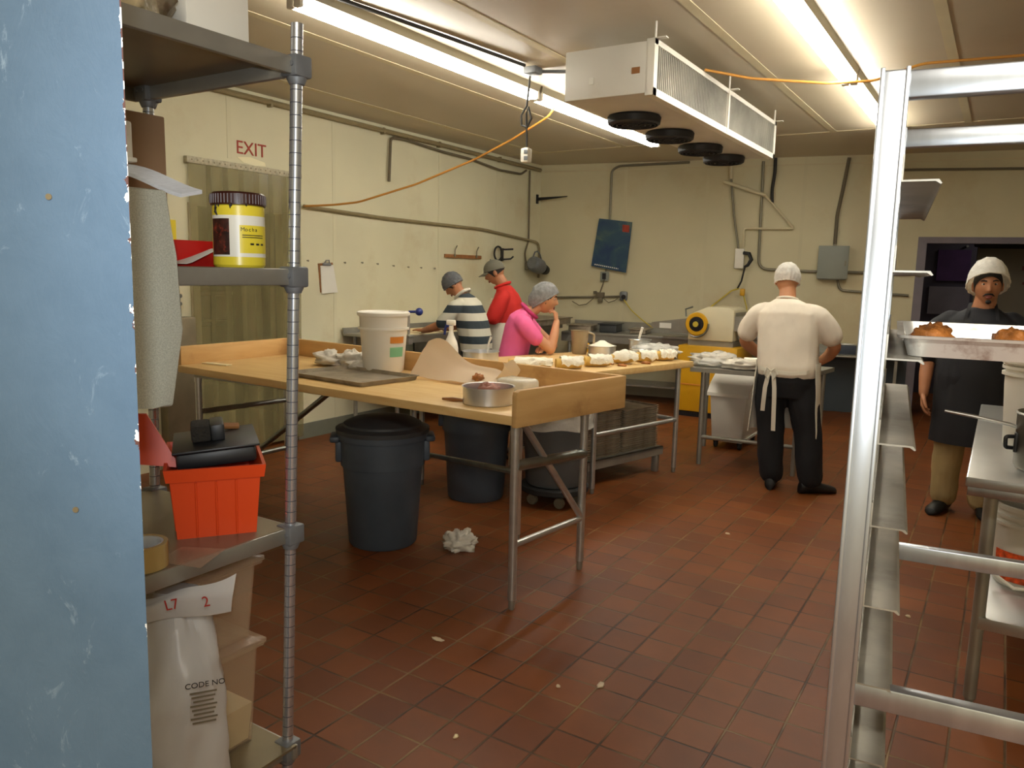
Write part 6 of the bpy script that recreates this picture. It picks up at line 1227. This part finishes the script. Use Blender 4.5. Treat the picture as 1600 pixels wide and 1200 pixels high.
m = remesh(mb, .006, 3, .5); f = MB(); f.bm.from_mesh(m); face(f, at, R, 1.); build_at(f, 'body', [MAT['skinb'], MAT['eyew'], MAT['eye'], MAT['hair'], MAT['lip']], p)
mb = MB(); torso(mb, [((0, .0, .80), .20, .155, 0, 0), ((0, .01, .95), .215, .172, 0, 0), ((0, .015, 1.1), .215, .168, 0, .05), ((0, .02, 1.24), .22, .15, 0, .1), ((0, .03, 1.33), .195, .12, 0, .15), ((0, .045, 1.385), .13, .09, 0, .2), ((0, .065, 1.42), .088, .078, 0, .2)], 2.4)
for s in (-1, 1): limb(mb, [(s * .165, .025, 1.325), (s * .225, .04, 1.28), (s * .262, .08, 1.18), (s * .272, .105, 1.12)], [.07, .082, .082, .078])
part(remesh(mb, .008, 11, .6, .006, 8, 9.), 'shirt', MAT['redshirt'], p)
mb = MB(); mb.tube([V((0, .07, 1.425)) + V((.08 * math.cos(a), .074 * math.sin(a), .008 - .03 * math.sin(a))) for a in [2*PI*i/28 for i in range(28)]], .015, 8, closed=True); build_at(mb, 'shirt_collar', MAT['redshirt'], p)
mb = MB(); torso(mb, [((0, 0, .70), .185, .135, 0, 0), ((0, 0, .82), .19, .14, 0, 0), ((0, .01, .9), .19, .14, 0, 0)])
for s in (-1, 1): limb(mb, [(s * .10, 0, .80), (s * .105, .01, .66), (s * .11, .01, .46), (s * .11, -.01, .07)], [.11, .10, .09, .08])
part(remesh(mb, .011, 4, .6), 'trousers', MAT['navy'], p)
shoes(p, [V((-.11, -.02, 0)), V((.11, -.02, 0))], [(-.1, 1, 0), (.1, 1, 0)], MAT['shoe'])
for o in p.children:
    if o.name.startswith('shoe'):
        for v in o.data.vertices: v.co += p.location
sec = [(1.30, 0, .03, .10, .155), (1.18, 0, .02, .17, .185), (1.02, 0, .02, .228, .192), (.85, 0, .02, .232, .195), (.6, 0, .02, .236, .2), (.45, 0, .02, .24, .2)]
build_at(apron_sheet(sec, -28, 208, seed=3.), 'apron', MAT['apron'], p)
mb = MB(); ribbon(mb, [((x, y, z), (0, 1, 0)) for x, y, z in ((-.228, -.02, .985), (-.17, -.125, .985), (-.06, -.170, .985), (.06, -.170, .985), (.17, -.125, .985), (.228, -.02, .985))], .010, .003, (0, 0, 1))
for x1, z2 in ((-.02, .80), (.02, .84)): ribbon(mb, [((0, -.178, .985), (0, 1, 0)), ((x1, -.185, .90), (0, 1, 0)), ((x1 * 1.5, -.172, z2), (0, 1, 0))], .014, .003, (1, 0, 0))
build_at(mb, 'apron_ties', MAT['apron'], p)
hair(p, at, R, 1.0)
mb = MB(); t = bmesh.new(); bmesh.ops.create_uvsphere(t, u_segments=40, v_segments=28, radius=1)
for v in t.verts: v.co = V((v.co.x * .086, v.co.y * .109 - .004, v.co.z * .098 + .038))
bmesh.ops.bisect_plane(t, geom=t.verts[:] + t.edges[:] + t.faces[:], plane_co=(0, 0, .030), plane_no=(0, .12, -1), clear_outer=True); mb.add(t, Matrix.Translation(at(0, 0, 0)) @ R.to_4x4())
mb.tube([at(.087 * math.cos(a), .110 * math.sin(a) - .004, .030 + .12 * .11 * math.sin(a)) for a in [2*PI*i/36 for i in range(36)]], .005, 6, closed=True); mb.sph(at(0, -.004, .138), .009, 8); build_at(mb, 'cap', MAT['capm'], p)
mb = MB(); mb.grid(lambda u, v: at((u - .5) * .15 * (1 - .35 * v * v), .088 + .085 * v * (1 - 1.6 * (u - .5) ** 2) - .03 * (2 * u - 1) ** 2, .042 - .022 * (2 * u - 1) ** 2 - .02 * v), 14, 8, .005); build_at(mb, 'cap_brim', MAT['capm'], p)
p.scale = (.90, 1, 1); dress(p, PI/2 + .36)

# ---- woman in pink leaning on the rear table
p = person('person in pink polo shirt and grey hair net, chin on hand, leaning on a table', (-3.62, 5.42, 0), 0)
mb = MB(); R = headR(-.05, -.12); hc = V((.0, .445, 1.35)); at = head(mb, hc, R, .98); limb(mb, [(0, .29, 1.225), (0, .35, 1.255), (0, .39, 1.295)], [.055, .05, .05])
torso(mb, [((0, .18, .80), .14, .1, 0, 0), ((0, .20, .97), .13, .09, 0, .3), ((0, .22, 1.10), .13, .085, 0, .5), ((0, .27, 1.19), .10, .06, 0, .6)])
el, wr = (.155, .50, .945), (.065, .545, 1.165)
limb(mb, [(.145, .27, 1.16), (.178, .37, 1.06), el], [.042, .045, .041]); limb(mb, [el, (.115, .53, 1.06), wr], [.042, .038, .027]); hand(mb, wr, (-.3, -.12, 1), (-.3, -1, 0), (-1, .2, 0), .8, .95)
el, wr = (-.16, .52, .947), (.06, .44, .944)
limb(mb, [(-.145, .27, 1.16), (-.178, .39, 1.06), el], [.042, .045, .040]); limb(mb, [el, (-.05, .49, .944), wr], [.040, .036, .027]); hand(mb, wr, (1, -.3, 0), (0, 0, -1), (0, 1, 0), .3, .92)
for s in (-1, 1): limb(mb, [(s * .09, .17, .84), (s * .1, .10, .46), (s * .1, -.02, .08)], [.075, .055, .04])
m = remesh(mb, .005, 3, .55); f = MB(); f.bm.from_mesh(m); face(f, at, R, .98); build_at(f, 'body', [MAT['skinl'], MAT['eyew'], MAT['eye'], MAT['hair'], MAT['lip']], p)
mb = MB(); torso(mb, [((0, .18, .78), .175, .125, 0, 0), ((0, .19, .88), .168, .125, 0, .15), ((0, .21, .98), .162, .125, 0, .3), ((0, .23, 1.07), .170, .128, 0, .5), ((0, .245, 1.145), .172, .115, 0, .65), ((0, .28, 1.20), .13, .085, 0, .7), ((0, .31, 1.235), .078, .062, 0, .75)], 2.3)
for s in (-1, 1): limb(mb, [(s * .13, .255, 1.16), (s * .165, .285, 1.14), (s * .182, .345, 1.075), (s * .184, .378, 1.04)], [.066, .074, .070, .067])
part(remesh(mb, .008, 11, .6, .005, 8, 12.), 'shirt', MAT['pink'], p)
mb = MB(); mb.tube([V((0, .315, 1.238)) + V((.068 * math.cos(a), .06 * math.sin(a), .012 - .055 * math.sin(a))) for a in [2*PI*i/28 for i in range(28)]], .016, 8, closed=True); build_at(mb, 'shirt_collar', MAT['pinkd'], p)
mb = MB(); torso(mb, [((0, .15, .66), .165, .12, 0, 0), ((0, .165, .78), .17, .12, 0, 0), ((0, .18, .85), .16, .115, 0, 0)])
for s in (-1, 1): limb(mb, [(s * .09, .15, .76), (s * .095, .14, .6), (s * .1, .10, .46), (s * .1, -.02, .07)], [.1, .09, .075, .065])
part(remesh(mb, .011, 4, .6), 'trousers', MAT['navy'], p)
shoes(p, [V((-.1, -.03, 0)), V((.1, -.03, 0))], [(-.1, 1, 0), (.1, 1, 0)], MAT['shoe'])
for o in p.children:
    if o.name.startswith('shoe'):
        for v in o.data.vertices: v.co += p.location
hair(p, at, R, .95)
net(p, at, R, .98, MAT['netg'], 1.15, .010, .120, .015, low=-.012, slope=.80, seed=9., puff=.03)
dress(p, -PI/3 - .02)
# ---------------------------------------------------------------- light and camera
def light(name, kind, loc, energy, col, size=None, rot=None, **kw):
    l = bpy.data.lights.new(name, kind); l.energy = energy; l.color = col
    if kind == 'AREA': l.shape = 'RECTANGLE'; l.size, l.size_y = size
    elif size: l.shadow_soft_size = size
    for k, v in kw.items(): setattr(l, k, v)
    o = bpy.data.objects.new(name, l); C.objects.link(o); o.location = loc
    if rot: o.rotation_euler = rot
    return o
TUBE = 36.
tm = MAT['tube'].node_tree.nodes['Principled BSDF']; tm.inputs['Emission Strength'].default_value = TUBE
# added fills behind the camera and in the hall, plus the camera's own flash
light('camera_fill_light', 'AREA', (.9, -.9, 2.93), 120, (1, .93, .8), (.3, 2.4), (0, 0, PI/2))  # unseen fill, added to brighten surfaces that face the camera
light('hall_fill_light', 'AREA', tuple(bw(6.2, 2.55, -1.7)), 7, (1, .92, .8), (.2, 1.2), (0, 0, 0))  # unseen fill, added because the hall came out too dark
light('camera_flash', 'SPOT', (.03, -.05, H + .07), 52., (.86, .93, 1.), .02, (PI/2 + .0, 0, .5607), spot_size=1.42, spot_blend=1.0)
w = bpy.data.worlds.new('World'); bpy.context.scene.world = w; w.use_nodes = True
w.node_tree.nodes['Background'].inputs[0].default_value = (.9, .85, .75, 1); w.node_tree.nodes['Background'].inputs[1].default_value = .03
yaw, pitch, roll, f = -.5607, -.1431, .0221, 1211.03
fw = V((math.sin(yaw) * math.cos(pitch), math.cos(yaw) * math.cos(pitch), math.sin(pitch)))
r = V((math.cos(yaw), -math.sin(yaw), 0)); u = r.cross(fw)
r2_ = r * math.cos(roll) + u * math.sin(roll); u2_ = -r * math.sin(roll) + u * math.cos(roll)
cam = bpy.data.cameras.new('Camera'); cam.sensor_fit = 'HORIZONTAL'; cam.sensor_width = 36; cam.lens = f / 1600 * 36; cam.clip_start = .02
co = bpy.data.objects.new('Camera', cam); C.objects.link(co)
co.matrix_world = Matrix.Translation((0, 0, H)) @ Matrix((r2_, u2_, -fw)).transposed().to_4x4()
sc = bpy.context.scene; sc.camera = co
sc.view_settings.view_transform = 'Standard'; sc.view_settings.look = 'None'; sc.view_settings.gamma = 1; sc.view_settings.use_curve_mapping = False
sc.view_settings.exposure = 0.
